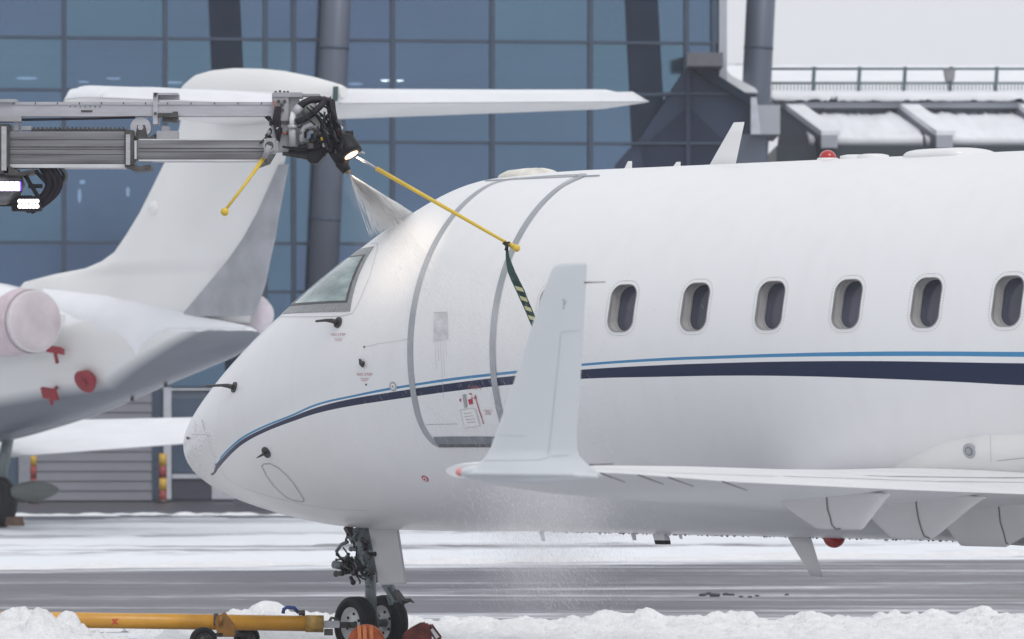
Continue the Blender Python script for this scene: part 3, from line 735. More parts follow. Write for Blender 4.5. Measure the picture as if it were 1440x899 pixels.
# ---- cabin door, its bands and sill
def hullgrid(s0, s1, t0, t1, off, ns=16, ntt=40, thick=.01):
    mb = MB(); g = [[jp(s0 + (s1 - s0) * i / ns, R_(t0 + (t1 - t0) * k / ntt), off) for k in range(ntt + 1)] for i in range(ns + 1)]
    mb.loft(g, closed=False, caps=False); return mb
D0, D1, TB, TT = 3.985, 4.815, -30.2, 73.5
door = hullgrid(D0 + .03, D1 - .03, TB + 1, TT - 1, .003).build('cabin_door', paint_m, jet)
def hull_band(path, wd, off):      # path in (s, degrees)
    mb = MB(); vs = []; P = [jp(s, R_(t), off) for s, t in path]
    for i, p in enumerate(P):
        d = (P[min(i + 1, len(P) - 1)] - P[max(i - 1, 0)]).normalized(); s, t = path[i]
        n = (jp(s, R_(t), off + .1) - p).normalized(); x = d.cross(n).normalized(); ww = wd[i] if isinstance(wd, list) else wd
        vs += [p - x * ww / 2, p + x * ww / 2]
    mb.add(vs, [(2 * i, 2 * i + 1, 2 * i + 3, 2 * i + 2) for i in range(len(P) - 1)], True); return mb
def lin(a, b, n): return [a + (b - a) * i / n for i in range(n + 1)]
rad = 6.0
fr = [(D0 + .16 * (1 - math.cos(R_(x))), TT - 7 + 7 * math.sin(R_(x))) for x in lin(90, 0, 8)]      # top corner
path = [(s, t) for s, t in fr] + [(D0, t) for t in lin(TT - 7.5, TB + 12, 50)]
path += [(D0 + .11 * (1 - math.cos(R_(x))), TB + 11 - 11 * math.sin(R_(x))) for x in lin(5, 90, 8)]
hull_band(path, .058, .0055).build('door_frame_band', band_m, door)
pr = [(D1 + .10 * (1 - math.cos(R_(x))) - .0, TT - 5 + 5 * math.sin(R_(x))) for x in lin(60, 0, 5)]
pr = [(D1 - .05, TT), (D1 + .02, TT - .6), (D1 + .05, TT - 2.2), (D1 + .035, TT - 5)] + [(D1, t) for t in lin(TT - 11, TB, 50)]
hull_band(pr, .058, .0055).build('door_frame_band', band_m, door)
hull_band([(s, TB + 1.2) for s in lin(D0 + .09, D1, 12)], .062, .006).build('door_sill', band_d, door)
mb = MB()
for s in lin(D0 + .12, D1 - .02, 30):
    p = jp(s, R_(TB - .6), .008); mb.box(p.x - .005, p.x + .006, p.y - .006, p.y + .01, p.z - .014, p.z + .012)
hull_band([(s, TB - .35) for s in lin(D0 + .1, D1, 12)], .012, .0065).build('hinge_gap', line_d, door)  # narrow dark strip just below the door sill
mb.build('hinge_teeth', line_d, door)
hull_band([(s, TT) for s in lin(D0 + .1, D1, 12)], .03, .005).build('door_top_band', band_m, door)
g = MB(); g.tube([px_s(684 + i * 4.0, 254.5 - i * .18) + Vector((0, -.008, 0)) for i in range(41)], .008, 8); g.build('rain_gutter', band_m, jet)
mb = MB(); skin_quad(mb, SJ, [(611, 440), (630, 439), (631, 478), (610, 480)], .006); mb.build('door_handle_plate', mat('worn_plate', (.62, .62, .64), .4, .1, var=.2, scale=20), door)
mb = MB()
skin_line(mb, SJ, [(611, 440), (629, 439)], 1.0, .008)
mb.build('handle_edge', line_m, door)
streak_m = mat('grime_streak', (.46, .46, .48), .6, var=.2)
for (u, v0, v1, wd) in ((612, 480, 520, .7), (616, 480, 508, .9), (619.5, 480, 560, .8), (623, 480, 530, .7), (627, 480, 502, .6)):
    mb = MB(); skin_line(mb, SJ, [(u + (y - v0) * .06, y) for y in lin(v0, v1, 6)], wd * .6, .0045, 8); mb.build('grime_streak', streak_m, door)
mb = MB(); skin_line(mb, SJ, [(600, 597), (645, 596)], .9, .0045); mb.build('door_seam', line_m, door)
for a, b in (((660, 588), (672, 650)),):
    pass
# placard, flags and lettering on the door
white_dec = mat('white_placard', (.85, .85, .85), .5)
mb = MB(); skin_quad(mb, SJ, [(648, 576), (669, 574), (676, 598), (654, 602)], .006); mb.build('placard', white_dec, door)
mb = MB(); skin_line(mb, SJ, [(648, 576), (669, 574), (676, 598), (654, 602)], .5, .008, 6, True)
for k in range(4): skin_line(mb, SJ, [(653 + k * 1.6, 581.5 + k * 4.2), (665 + k * 1.6, 580 + k * 4.2)], .8, .008)
mb.build('placard_lines', line_m, door)
mb = MB(); skin_poly(mb, SJ, [(659, 562), (665, 560), (666, 568), (661, 569)], .007); skin_poly(mb, SJ, [(647, 560), (649, 561), (649, 565), (647, 564)], .007)
skin_poly(mb, SJ, [(659, 553), (664, 553), (665, 556)], .007); skin_poly(mb, SJ, [(663, 559), (665.5, 558), (665.5, 560.5)], .007)
skin_poly(mb, SJ, [(667, 561), (671.5, 560), (669.2, 554.5)], .007); skin_line(mb, SJ, [(669.6, 560), (675, 578), (681, 596)], 1.7, .007); mb.build('red_arrow_and_flags', red_m, door)
mb = MB(); skin_poly(mb, SJ, [(651, 555), (656, 554), (658, 572), (654, 574)], .008); mb.build('latch', boxgrey, door)
skin_text(SJ, 'OPEN', 668, 547.5, 5.2, red_txt, door)
skin_text(SJ, 'PUSH TO\nOPEN\nDOOR', 687, 578, 2.2, red_txt, door)
skin_text(SJ, 'NO STEP', 476.5, 472.5, 3.6, red_txt, hull)
skin_text(SJ, 'DO NOT\nCOVER', 476.5, 477.5, 1.9, red_txt, hull)
skin_text(SJ, 'NO STEP', 513.5, 528.5, 4.0, red_txt, hull)
skin_text(SJ, 'DO NOT\nPAINT', 513.5, 533.5, 2.2, red_txt, hull)

# ---- flight deck side window (bilinear patch in station and angle, wrapping forward round the nose)
def wpatch(c, off, n=16, m=10):
    g = []
    for i in range(n + 1):
        a = i / n; row = []
        for k in range(m + 1):
            b = k / m
            s = (1 - a) * ((1 - b) * c[0][0] + b * c[1][0]) + a * ((1 - b) * c[2][0] + b * c[3][0])
            t = (1 - a) * ((1 - b) * c[0][1] + b * c[1][1]) + a * ((1 - b) * c[2][1] + b * c[3][1])
            row.append(jp(s, R_(t), off))
        g.append(row)
    mb = MB(); mb.loft(g, closed=False, caps=False)
    # edge skirt down to the hull
    rim_ = [(0, k) for k in range(m + 1)] + [(i, m) for i in range(1, n + 1)] + [(n, k) for k in range(m - 1, -1, -1)] + [(i, 0) for i in range(n - 1, 0, -1)]
    top = [g[i][k] for i, k in rim_]
    ctr = sum(top, Vector()) / len(top)
    low = []
    for i, k in rim_:
        a = i / n; b = k / m
        s = (1 - a) * ((1 - b) * c[0][0] + b * c[1][0]) + a * ((1 - b) * c[2][0] + b * c[3][0]); t = (1 - a) * ((1 - b) * c[0][1] + b * c[1][1]) + a * ((1 - b) * c[2][1] + b * c[3][1])
        low.append(jp(s, R_(t), -.004))
    L_ = len(top); mb.add(top + low, [(i, (i + 1) % L_, L_ + (i + 1) % L_, L_ + i) for i in range(L_)]); return mb
# corners: rear-bottom, rear-top, front-bottom, front-top
def zth(s, z):        # angle on the hull at station s and height z above the axis
    zt, zb, ww = fprof(s); return math.degrees(math.asin(max(-1, min(.9999, (z - (zt + zb) / 2) / ((zt - zb) / 2)))))
def zpatch(c, off, flip=False, n=24, m=12, r=.0):
    g = []
    for i in range(n + 1):
        row = []
        for k in range(m + 1):
            a, b = i / n, k / m
            s = (1 - a) * ((1 - b) * c[0][0] + b * c[1][0]) + a * ((1 - b) * c[2][0] + b * c[3][0]); z = (1 - a) * ((1 - b) * c[0][1] + b * c[1][1]) + a * ((1 - b) * c[2][1] + b * c[3][1])
            th = zth(s, z); row.append((s, 180 - th if flip else th))
        g.append(row)
    mb = MB(); mb.loft([[jp(s, R_(t), off) for s, t in row] for row in g], closed=False, caps=False)
    rim_ = [(0, k) for k in range(m + 1)] + [(i, m) for i in range(1, n + 1)] + [(n, k) for k in range(m - 1, -1, -1)] + [(i, 0) for i in range(n - 1, 0, -1)]
    top = [jp(g[i][k][0], R_(g[i][k][1]), off) for i, k in rim_]; low = [jp(g[i][k][0], R_(g[i][k][1]), -.004) for i, k in rim_]
    L_ = len(top); mb.add(top + low, [(i, (i + 1) % L_, L_ + (i + 1) % L_, L_ + i) for i in range(L_)]); return mb
FRM = [(3.275, .296), (3.19, .785), (1.93, .300), (2.62, .76)]
SEL = [(3.215, .362), (3.155, .722), (2.02, .352), (2.60, .715)]
GLS = [(3.19, .375), (3.135, .708), (2.04, .366), (2.59, .700)]
wf = zpatch(FRM, .006).build('flight_deck_window', frame_m, jet)
def cockpit_glass():
    m = bpy.data.materials.new('flight_deck_glass'); m.use_nodes = True; t = m.node_tree; L = t.links
    b = t.nodes['Principled BSDF']; b.inputs['Roughness'].default_value = .06; b.inputs['Specular IOR Level'].default_value = .9
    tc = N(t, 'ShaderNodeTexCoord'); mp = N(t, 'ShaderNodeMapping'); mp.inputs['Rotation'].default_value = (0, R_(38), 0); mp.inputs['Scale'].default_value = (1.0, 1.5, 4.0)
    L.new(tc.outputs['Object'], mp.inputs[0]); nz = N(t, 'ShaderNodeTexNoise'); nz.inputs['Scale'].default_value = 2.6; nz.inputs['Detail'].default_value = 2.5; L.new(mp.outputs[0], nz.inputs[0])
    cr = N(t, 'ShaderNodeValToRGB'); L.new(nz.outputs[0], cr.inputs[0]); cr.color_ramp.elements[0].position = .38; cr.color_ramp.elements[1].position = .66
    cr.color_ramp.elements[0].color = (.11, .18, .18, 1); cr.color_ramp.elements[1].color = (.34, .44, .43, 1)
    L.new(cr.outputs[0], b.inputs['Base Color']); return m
ck = cockpit_glass()
zpatch(SEL, .009).build('seal', seal_m, wf)
zpatch(GLS, .012).build('pane', ck, wf)
# port and starboard front windshields (seen only from ahead)
for sgn in (1, -1):
    c = [(2.36, 77 if sgn > 0 else 103), (2.66, 84 if sgn > 0 else 96), (1.95, 74 if sgn > 0 else 106), (1.95, 86 if sgn > 0 else 94)]
    wpatch([(2.05, 74 if sgn > 0 else 106), (2.45, 77.5 if sgn > 0 else 102.5), (1.97, 88 if sgn > 0 else 92), (2.40, 88 if sgn > 0 else 92)], .008).build('windshield', ck, jet)
zpatch(FRM, .006, True).build('flight_deck_window', frame_m, jet)
zpatch(GLS, .012, True).build('flight_deck_window', ck, jet)
mb = MB(); skin_line(mb, SJ, [(388, 446), (440, 446), (480, 445), (496, 441), (505, 425), (520, 390), (531, 350), (531, 343), (510, 342)], .7, .004); mb.build('window_seam', line_m, hull)

# ---- probes, vents, drains on the nose
def probe(u, v, du, dv, L_, name='pitot_probe'):
    p, n = SJ(u, v); mb = MB(); x = Vector((1, 0, 0))
    q = SJ(u - .1, v)[0]
    mb.tube([p - n * .005, p + n * .012], .042, 18); mb.tube([p, p + n * .05 + Vector((-.02, 0, 0)), p + n * .062 + Vector((-.07, 0, .0)), p + n * .06 + Vector((-L_, 0, -.005))], [.022, .017, .011, .009], 10)
    mb.build(name, probe_m, jet)
probe(476, 454, 0, 0, .17); probe(330, 545, 0, 0, .24)
p, n = SJ(375, 636); mb = MB(); mb.tube([p, p + n * .012], .045, 18); mb.tube([p, p + n * .05, p + n * .055 + Vector((-.05, 0, -.02))], [.012, .010, .004], 8); mb.build('vane_sensor', probe_m, jet)
mb = MB(); skin_poly(mb, SJ, [(507, 504.5), (510.5, 505), (515.5, 515.5), (512, 517), (508, 513)], .02); p, n = SJ(511, 511); mb.tube([p, p + n * .03], .016, 10); mb.build('vane_sensor', probe_m, jet)
def ring(u, v, r, ms, name, k=(1.0, .6, .3)):
    p, n = SJ(u, v); mb = MB()
    for i, (q, mi) in enumerate(zip(k, (0, 1, 0))): mb.mi = mi; mb.tube([p - n * .01, p + n * (.004 + .0025 * i)], r * q, 24)
    return mb.build(name, ms, jet)
ring(553, 543.5, .036, [line_m, white_dec], 'static_port'); ring(598, 673, .030, [red_m, white_dec], 'fuel_cap_mark')
for (u, v) in ((512.6, 488), (515, 541)): p, n = SJ(u, v); MB().tube([p, p + n * .006], .007, 8).build('screw', probe_m, hull)
mb = MB(); skin_line(mb, SJ, [(368, 655), (372, 652.5), (380, 652), (392, 658), (403, 668), (414, 681), (424, 697), (428, 703), (425, 705.5), (414, 704), (404, 700), (394, 692), (384, 682), (375, 669)], 1.6, .004, 3, True); mb.build('oval_access_panel', line_m, hull)
mb = MB()
skin_line(mb, SJ, [(515, 488), (530, 484), (545, 482), (575, 477)], .5); skin_line(mb, SJ, [(270, 611), (290, 611), (296, 614)], .5, .004, 3)
mb.build('nose_seam', line_m, hull); mb = MB(); skin_line(mb, SJ, [(292, 612), (297, 630), (303, 650), (301, 668)], .5, .004, 3)
mb.build('nose_seam', line_m, hull); mb = MB(); skin_line(mb, SJ, [(305, 650), (318, 672), (340, 685), (380, 698), (420, 708), (470, 716), (520, 718)], .6)
mb.build('nose_seam', line_m, hull)
mb = MB(); skin_line(mb, SJ, [(275, 592), (276, 607)], .8, .006, 3); skin_line(mb, SJ, [(285, 590), (289, 606)], .9, .006, 3); skin_poly(mb, SJ, [(263, 614), (267, 615), (267, 618), (263, 618)], .006); mb.build('diverter_strips', probe_m, hull)
mb = MB(); skin_line(mb, SJ, [(u, 744 + (u - 560) * .0155 - 3) for u in range(560, 700, 10)], .6); mb.build('belly_seam', line_m, hull)
random.seed(31); mb = MB()
for k in range(230):
    u = random.uniform(260, 306) ; v = random.gauss(628, 30)
    if not (590 < v < 678) or u > 262 + (v - 560) * .62 + 6: continue
    p, n = SJ(u, v); r = random.uniform(.003, .010); mb.ball(p - n * r * .55, r, 6, (random.uniform(.8, 1.3), random.uniform(.8, 1.2), random.uniform(.7, 1.5)))
o = mb.build('ice_crust', mat('wet_ice', (.80, .81, .83), .2, coat=.3), hull); o['kind'] = 'stuff'
# ---- antennas on the crown (port = local -y)
def crown(s): return jp(s, R_(90)).z
def s_at(u, v): return SJ.plane(u, v, 0)[0]
s0, s1, s2, s3 = s_at(996, 232), s_at(1028, 232), s_at(1032, 172), s_at(1047, 172)
zc = crown(s0); zt_ = AXZ + (SJ.plane(1040, 172, 0)[1] - AXZ)
def foil(s0, s1, th, n=14):
    up = []; c = s1 - s0
    for i in range(n + 1):
        x = .5 * (1 - math.cos(math.pi * i / n)); up.append((s0 + c * x, th * c * (1.4845 * math.sqrt(x) - .63 * x - 1.758 * x * x + 1.4215 * x ** 3 - .518 * x ** 4) * 2))
    return up + [(a, -b) for a, b in up[-2:0:-1]]
def blade(name, sa, sb, z0, sc_, sd_, z1, th=.10, m=white, y=0.0, kids=None):
    r = []
    for k in range(5):
        t = k / 4; r.append([(a, y + b, z0 + (z1 - z0) * t) for a, b in foil(sa + (sc_ - sa) * t, sb + (sd_ - sb) * t, th)])
    return MB().loft(r).build(name, m, jet)
blade('blade_antenna', s0, s1 + .04, zc - .02, s2, s3, zt_, .10)
for u, v in ((883, 227), (951, 228)):
    sa = s_at(u - 7, 236); blade('small_blade_antenna', sa, sa + .09, crown(sa) - .02, sa + .05, sa + .09, SJ.plane(u, v, 0)[1], .12)
sb_ = s_at(1164, 222); zb_ = crown(sb_)
mb = MB(); mb.tube([(sb_, 0, zb_ - .03), (sb_, 0, zb_ + .012)], [.085, .075], 24); mb.mi = 1; mb.loft([[(sb_ + .062 * math.cos(a) * math.cos(b), .062 * math.sin(a) * math.cos(b), zb_ + .01 + .06 * math.sin(b)) for a in [2 * math.pi * k / 24 for k in range(24)]] for b in [R_(x) for x in range(0, 90, 11)]])
mb.build('red_beacon', [white, red_lens], jet)
for u in (1203, 1228):
    a = s_at(u, 216); MB().tube([(a, 0, crown(a) - .02), (a, 0, crown(a) + .018), (a, 0, crown(a) + .026)], [.115, .11, .07], 28).build('flat_disc_antenna', white, jet)
a, b = s_at(1290, 214), s_at(1384, 210)
rg = []
for i in range(17):
    t = i / 16; s = a + (b - a) * t; e = (1 - abs(2 * t - 1) ** 6) ** .5
    rg.append([(s, .26 * math.cos(x) * (.3 + .7 * e), crown(s) - .035 + (.075 * e + .002) * max(0, math.sin(x)) ** .45 * (1 if math.sin(x) > 0 else 0)) for x in [math.pi * k / 14 for k in range(15)]])
MB().loft(rg, closed=True).build('satcom_fairing', white, jet)
a, b = s_at(714, 244), s_at(774, 240); rg = []
for i in range(17):
    t = i / 16; s = a + (b - a) * t; e = (1 - abs(2 * t - 1) ** 3.5) ** .5
    rg.append([(s, .20 * math.cos(x) * (.3 + .7 * e), crown(s) - .03 + (.078 * e + .004) * max(0, math.sin(x)) ** .6 + .006 * fbm(s, x, 1, 3, 9)) for x in [math.pi * k / 14 for k in range(15)]])
MB().loft(rg, closed=True).build('crown_antenna_pad', mat('yellowed_pad', (.74, .71, .64), .5, var=.25, scale=8), jet)
# ---- belly antennas
def belly(s): return AXZ - 1.345
def bl(name, u0, u1, u2, u3, v1, m=white, th=.10):
    zb = belly(0); vv = VH + (H - zb) * F / (JY - 8.5 * math.sin(JA))
    z1 = SJ.plane((u2 + u3) / 2, v1, 0)[1]
    return blade(name, s_at(u0, 755), s_at(u1, 755), zb + .03, s_at(u2, v1), s_at(u3, v1), z1, th, m)
bl('belly_blade_antenna', 1104, 1139, 1141, 1157, 811, fair_m, .09)
bl('small_belly_fin', 885, 894, 890, 895, 760, fair_m); bl('small_belly_fin', 756, 764, 762, 767, 761, fair_m); bl('small_belly_fin', 952, 958, 956, 960, 758, fair_m); bl('small_belly_fin', 1240, 1249, 1244, 1249, 761, fair_m)
a = s_at(928, 755); mb = MB(); zb = belly(0); sh = .03
mb.hexa([(a - .06, -.03, zb + .03), (a + .045, -.03, zb + .03), (a + .045, .03, zb + .03), (a - .06, .03, zb + .03)], [(a - .03, -.03, zb - .045), (a + .075, -.03, zb - .045), (a + .075, .03, zb - .045), (a - .03, .03, zb - .045)])
mb.mi = 1; mb.hexa([(a - .03, -.031, zb - .045), (a + .075, -.031, zb - .045), (a + .075, .031, zb - .045), (a - .03, .031, zb - .045)], [(a - .018, -.03, zb - .075), (a + .08, -.03, zb - .075), (a + .08, .03, zb - .075), (a - .018, .03, zb - .075)])
mb.build('drain_mast', [white, black_m], jet)
a = s_at(1173, 757); MB().ball((a, 0, zb + .01), .085, 12, (1, .9, .95)).build('belly_beacon', red_lens, jet)
mb = MB(); random.seed(3)
for k in range(260):
    s = random.uniform(4.2, 11); y = random.uniform(-.12, .05); l = random.uniform(.001, .011) * random.random() + .002
    mb.tube([(s, y, zb + .01), (s, y, zb - l)], [random.uniform(.006, .02), .003], 5)
o = mb.build('frozen_drips', mat('slush_grey', (.30, .29, .29), .4), hull); o['kind'] = 'stuff'

# ---- wings
def airfoil(n=26, up=.45):
    r = []
    for i in range(n + 1):
        x = .5 * (1 - math.cos(math.pi * i / n)); y = 5 * (.2969 * math.sqrt(x) - .126 * x - .3516 * x * x + .2843 * x ** 3 - .1036 * x ** 4); r.append((x, y))
    return [(x, 2 * up * y) for x, y in r] + [(x, -2 * (1 - up) * y) for x, y in r[-2:0:-1]]
def wing_sec(t, sle, ste, zte, inc, tc, sg):
    c = ste - sle
    return [(sle + c * x, -sg * t, AXZ + zte + (1 - x) * c * math.sin(R_(inc)) + tc * c * y) for x, y in airfoil()]
SEC = [(.8, 7.15, 11.35, -.985, .0, .085), (1.35, 7.45, 11.35, -.972, .0, .085), (2.6, 8.15, 11.45, -.955, .1, .09), (4.0, 8.95, 11.62, -.928, .35, .10), (6.0, 10.05, 12.2, -.868, .7, .10), (8.0, 11.17, 12.75, -.800, .4, .10), (9.15, 11.82, 13.0, -.742, .2, .095), (9.38, 12.02, 13.02, -.735, 0, .085)]
wing_m = mat('wing_grey_white_paint', (.78, .785, .79), .4, var=.05, scale=1.5, coat=.15)
def smooth_secs(SEC, n=40):
    ks = [x[0] for x in SEC]; out = []
    for i in range(n + 1):
        t = ks[0] + (ks[-1] - ks[0]) * i / n
        j = 0
        while j < len(ks) - 2 and t > ks[j + 1]: j += 1
        f = (t - ks[j]) / (ks[j + 1] - ks[j]); out.append(tuple([t] + [SEC[j][k] + (SEC[j + 1][k] - SEC[j][k]) * f for k in range(1, 6)]))
    return out
wg = MB().loft([wing_sec(*x, 1) for x in smooth_secs(SEC)]).build('wing', wing_m, jet)
MB().loft([wing_sec(*x, -1) for x in smooth_secs(SEC)]).build('wing', wing_m, jet)
WB = obvh(wg); SW = Skin(JM, WB)
# winglet: horizontal sections from photo rows, standing on the tip at t = 9.38
def px_t(u, v, t): return SJ.plane(u, v, -t)
WL = [(668, 628, 850), (663, 640, 843), (657, 660, 833), (650, 677, 824), (641, 685, 815), (630, 691, 811), (600, 702, 811), (545, 721, 815.5), (480, 742, 820), (420, 761, 823), (383, 775, 825), (375, 779, 825.3), (371, 785, 825)]
for sg in (1, -1):
    rg = []
    for i, (v, ul, ut) in enumerate(WL):
        h = max(0, (660 - v)) / 290; t = 9.40 + .10 * h
        sl_, z = px_t(ul, v, t); st_, _ = px_t(ut, v, t); th = .10 if i < 4 else .075
        if i < 3: sl_ = px_t((656, 664, 672)[i], v, t)[0]; st_ = px_t(ut, v, t)[0]
        rg.append([(a, -sg * (t + b), z) for a, b in foil(sl_, st_, th * (.8 if i > 10 else 1), 18)])
    wl = MB().loft(rg).build('winglet', winglet_m, jet)
    if sg == 1: winglet = wl
    # tip pod with position lamp
    a, z = px_t(641, 664, 9.42); b, _ = px_t(838, 664, 9.42); rg = []
    for i in range(21):
        x = i / 20; r = .052 * min(1, math.sqrt(x / .22) if x < .22 else 1) * (1 if x < .6 else 1 - .8 * (x - .6) / .4) + .001
        rg.append([(a + (b - a) * x, -sg * (9.41 + r * .95 * math.cos(q)), z + r * .85 * math.sin(q) - .012 * x) for q in [2 * math.pi * k / 18 for k in range(18)]])
    MB().loft(rg).build('wingtip_pod', winglet_m, wl)
    mb = MB(); mb.ball((a + .03, -sg * 9.42, z), .024, 10, (1.1, .9, .85)); mb.build('position_lamp', mat('red_lamp_glass' + str(sg), (.75, .30, .30), .1), wl)
SWL = Skin(JM, obvh(winglet))
mb = MB(); skin_line(mb, SWL, [(771, 640), (776, 600), (782, 540), (786, 500), (789, 468), (800, 466), (816, 465)], .5, .003); skin_line(mb, SWL, [(680, 648), (720, 648), (760, 647), (775, 642), (800, 640)], .5, .003); skin_line(mb, SWL, [(700, 612), (740, 613)], .3, .003)
mb.build('winglet_seams', mat('seam_soft', (.50, .53, .55), .6), winglet)
mb = MB()
for u, v in ((793, 422), (793.5, 428), (793, 433), (795, 425)): p, n = SWL(u, v); mb.tube([p, p + n * .003], .006, 6)
mb.build('screw_heads', line_m, winglet)
# static wicks: rods trailing aft
def wick(p, L_=.13, dz=.0, par=wg):
    mb = MB(); mb.tube([p, p + Vector((L_ * .25, 0, dz * .25)), p + Vector((L_, 0, dz))], [.0042, .003, .0022], 8); mb.build('static_wick', probe_m, par)
s_, z_ = px_t(822, 397.5, 9.49); wick(Vector((s_, -9.49, z_)), .135, 0, winglet)
s_, z_ = px_t(829, 654, 9.42); wick(Vector((s_, -9.42, z_)), .155, .005, winglet)
def te(u):       # point on the trailing edge seen at column u
    best = None
    for x in smooth_secs(SEC, 400):
        w_ = JM @ Vector((x[2], -x[0], AXZ + x[3])); uu = 720 + F * w_.x / w_.y
        if best is None or abs(uu - u) < best[0]: best = (abs(uu - u), Vector((x[2], -x[0], AXZ + x[3])))
    return best[1]
for u in (846, 900, 944, 1020):
    p = te(u); wick(p - Vector((.02, 0, 0)), .17, -.045)
# seams, stains and control gaps on the upper wing
def wing_top(t, x):   # point on the upper surface at span t, chord fraction x
    j = 0
    while j < len(SEC) - 2 and t > SEC[j + 1][0]: j += 1
    f = (t - SEC[j][0]) / (SEC[j + 1][0] - SEC[j][0]); q = [SEC[j][k] + (SEC[j + 1][k] - SEC[j][k]) * f for k in range(6)]
    c = q[2] - q[1]; y = 5 * (.2969 * math.sqrt(x) - .126 * x - .3516 * x * x + .2843 * x ** 3 - .1036 * x ** 4)
    return Vector((q[1] + c * x, -t, AXZ + q[3] + (1 - x) * c * math.sin(R_(q[4])) + q[5] * c * .9 * y))
def wline(pts, wd, m, name):
    mb = MB(); P = []
    for (t0, x0), (t1, x1) in zip(pts, pts[1:]): P += [(t0 + (t1 - t0) * k / 12, x0 + (x1 - x0) * k / 12) for k in range(13)]
    vs = []
    for t, x in P:
        p = wing_top(t, x) + Vector((0, 0, .004)); vs += [p - Vector((wd / 2, 0, -.001)), p + Vector((wd / 2, 0, 0))]
    mb.add(vs, [(2 * i, 2 * i + 1, 2 * i + 3, 2 * i + 2) for i in range(len(P) - 1)]); mb.build(name, m, wg)
wline([(9.0, .72), (6.6, .74)], .02, line_m, 'aileron_gap'); wline([(6.4, .72), (1.4, .76)], .03, line_m, 'flap_gap')
wline([(4.4, .60), (1.4, .66)], .05, line_d, 'spoiler_gap'); wline([(9.2, .13), (1.4, .10)], .014, line_m, 'slat_seam'); wline([(6.5, .72), (6.5, .98)], .012, line_m, 'panel_seam')
# flap track fairings
def fairing(t, u0, ub0, vb, ub1, u1, wd=.115, sg=1):
    """boat-shaped fairing at span t: photo columns of its nose, flat bottom and tail"""
    def sz(u, v): return SJ.plane(u, v, -t)
    te_ = wing_top(t, 1.0); a = sz(u0, 700)[0]; b0, zb = sz(ub0, vb); b1 = sz(ub1, vb)[0]; e = te_.x - .04
    rg = []; n = 40
    for i in range(n + 1):
        s = a + (e - a) * i / n
        if s < b0: k = (s - a) / (b0 - a); d = .18 * math.sin(k * math.pi / 2) + .82 * k
        elif s < b1: d = 1
        else: k = (s - b1) / (e - b1); d = 1 - (.12 * (1 - math.cos(k * math.pi / 2)) + .88 * k)
        x = (s - (te_.x - 1)) ; 
        # underside of the wing above this station
        j = min(max((s - wing_top(t, 0).x) / (te_.x - wing_top(t, 0).x), 0), 1)
        ztop = wing_top(t, j).z - .03
        if j >= 1: ztop = te_.z - .012
        zbot = ztop + (zb - ztop) * max(d, .02); wv = wd * (.3 + .7 * min(1, d * 2.5))
        rg.append([(s, -sg * t + wv * .5 * (.22 + .78 * ((math.sin(q) + 1) / 2) ** .8) * math.copysign(abs(math.cos(q)) ** .45, math.cos(q)), (ztop + zbot) / 2 + (ztop - zbot) / 2 * math.copysign(abs(math.sin(q)) ** .5, math.sin(q))) for q in [2 * math.pi * k / 24 for k in range(24)]])
    o = MB().loft(rg).build('flap_track_fairing', fair_m, jet)
    return o, b0, b1, zb, t
fs = []
fs.append(fairing(6.0, 1058, 1150, 744, 1212, 1255)); fs.append(fairing(4.62, 1180, 1255, 757, 1312, 1385)); fs.append(fairing(3.15, 1290, 1352, 768, 1415, 1500))
for (fo, b0, b1, zb, t), gap in zip(fs, ([(1162, 683), (1163, 700), (1164, 716), (1168, 728), (1170, 738), (1176, 744), (1183, 743)], [(1288, 690), (1289, 712), (1292, 730), (1296, 744), (1300, 754), (1308, 757)], [(1404, 697), (1405, 715), (1407, 735), (1412, 750), (1415, 763), (1422, 767)])):
    SF = Skin(JM, obvh(fo)); mb = MB(); skin_line(mb, SF, gap, 1.6, .004, 3); mb.build('fairing_gap', line_d, fo)
for t in (6.0, 4.62, 3.15):
    fairing(t, {6.0: 1058, 4.62: 1180, 3.15: 1290}[t], {6.0: 1150, 4.62: 1255, 3.15: 1352}[t], {6.0: 744, 4.62: 757, 3.15: 768}[t], {6.0: 1212, 4.62: 1312, 3.15: 1415}[t], 0, sg=-1)
# wing to body fairing bulging from the lower hull
for sg in (1, -1):
    g = []
    ns, ntk = 60, 24
    for i in range(ns + 1):
        s = 8.0 + (13.2 - 8.0) * i / ns
        k = min(1, (s - 8.0) / 1.2); top = lerp_tab([(8.0, -44), (8.31, -36.5), (8.6, -31.5), (8.8, -28.6), (9.15, -26.3), (9.5, -26)], s); row = []
        if s > 12: top -= (s - 12) * 12
        for j in range(ntk + 1):
            f = j / ntk; th = top + (-90 - top) * f; off = .085 * min(1, f / .06) ** .5 * min(1, k * 1.6) + .02 * math.sin(min(1, f * 1.2) * math.pi) - .004 * (f == 0)
            p = jp(s, R_(th), off); 
            row.append(Vector((p.x, p.y * sg, p.z + (.085 * max(0, (f - .6) / .4)))))
        g.append(row)
    bf = MB().loft(g, closed=False, caps=False).build('wing_body_fairing', white_old, jet)
    if sg == 1:
        SB = Skin(JM, obvh(bf)); p, n = SB(1363, 634.5); mb = MB()
        for i, (q, mi) in enumerate(((1.0, 0), (.62, 1), (.4, 2))): mb.mi = mi; mb.tube([p - n * .01, p + n * (.004 + .003 * i)], .052 * q, 24)
        mb.build('inspection_lamp', [line_m, band_d, boxgrey], bf)
        mb = MB(); skin_line(mb, SB, [(1393, 612), (1394, 650)], .5, .004); skin_line(mb, SB, [(1402, 648), (1440, 644)], .9, .004); mb.build('fairing_seam', line_m, bf)

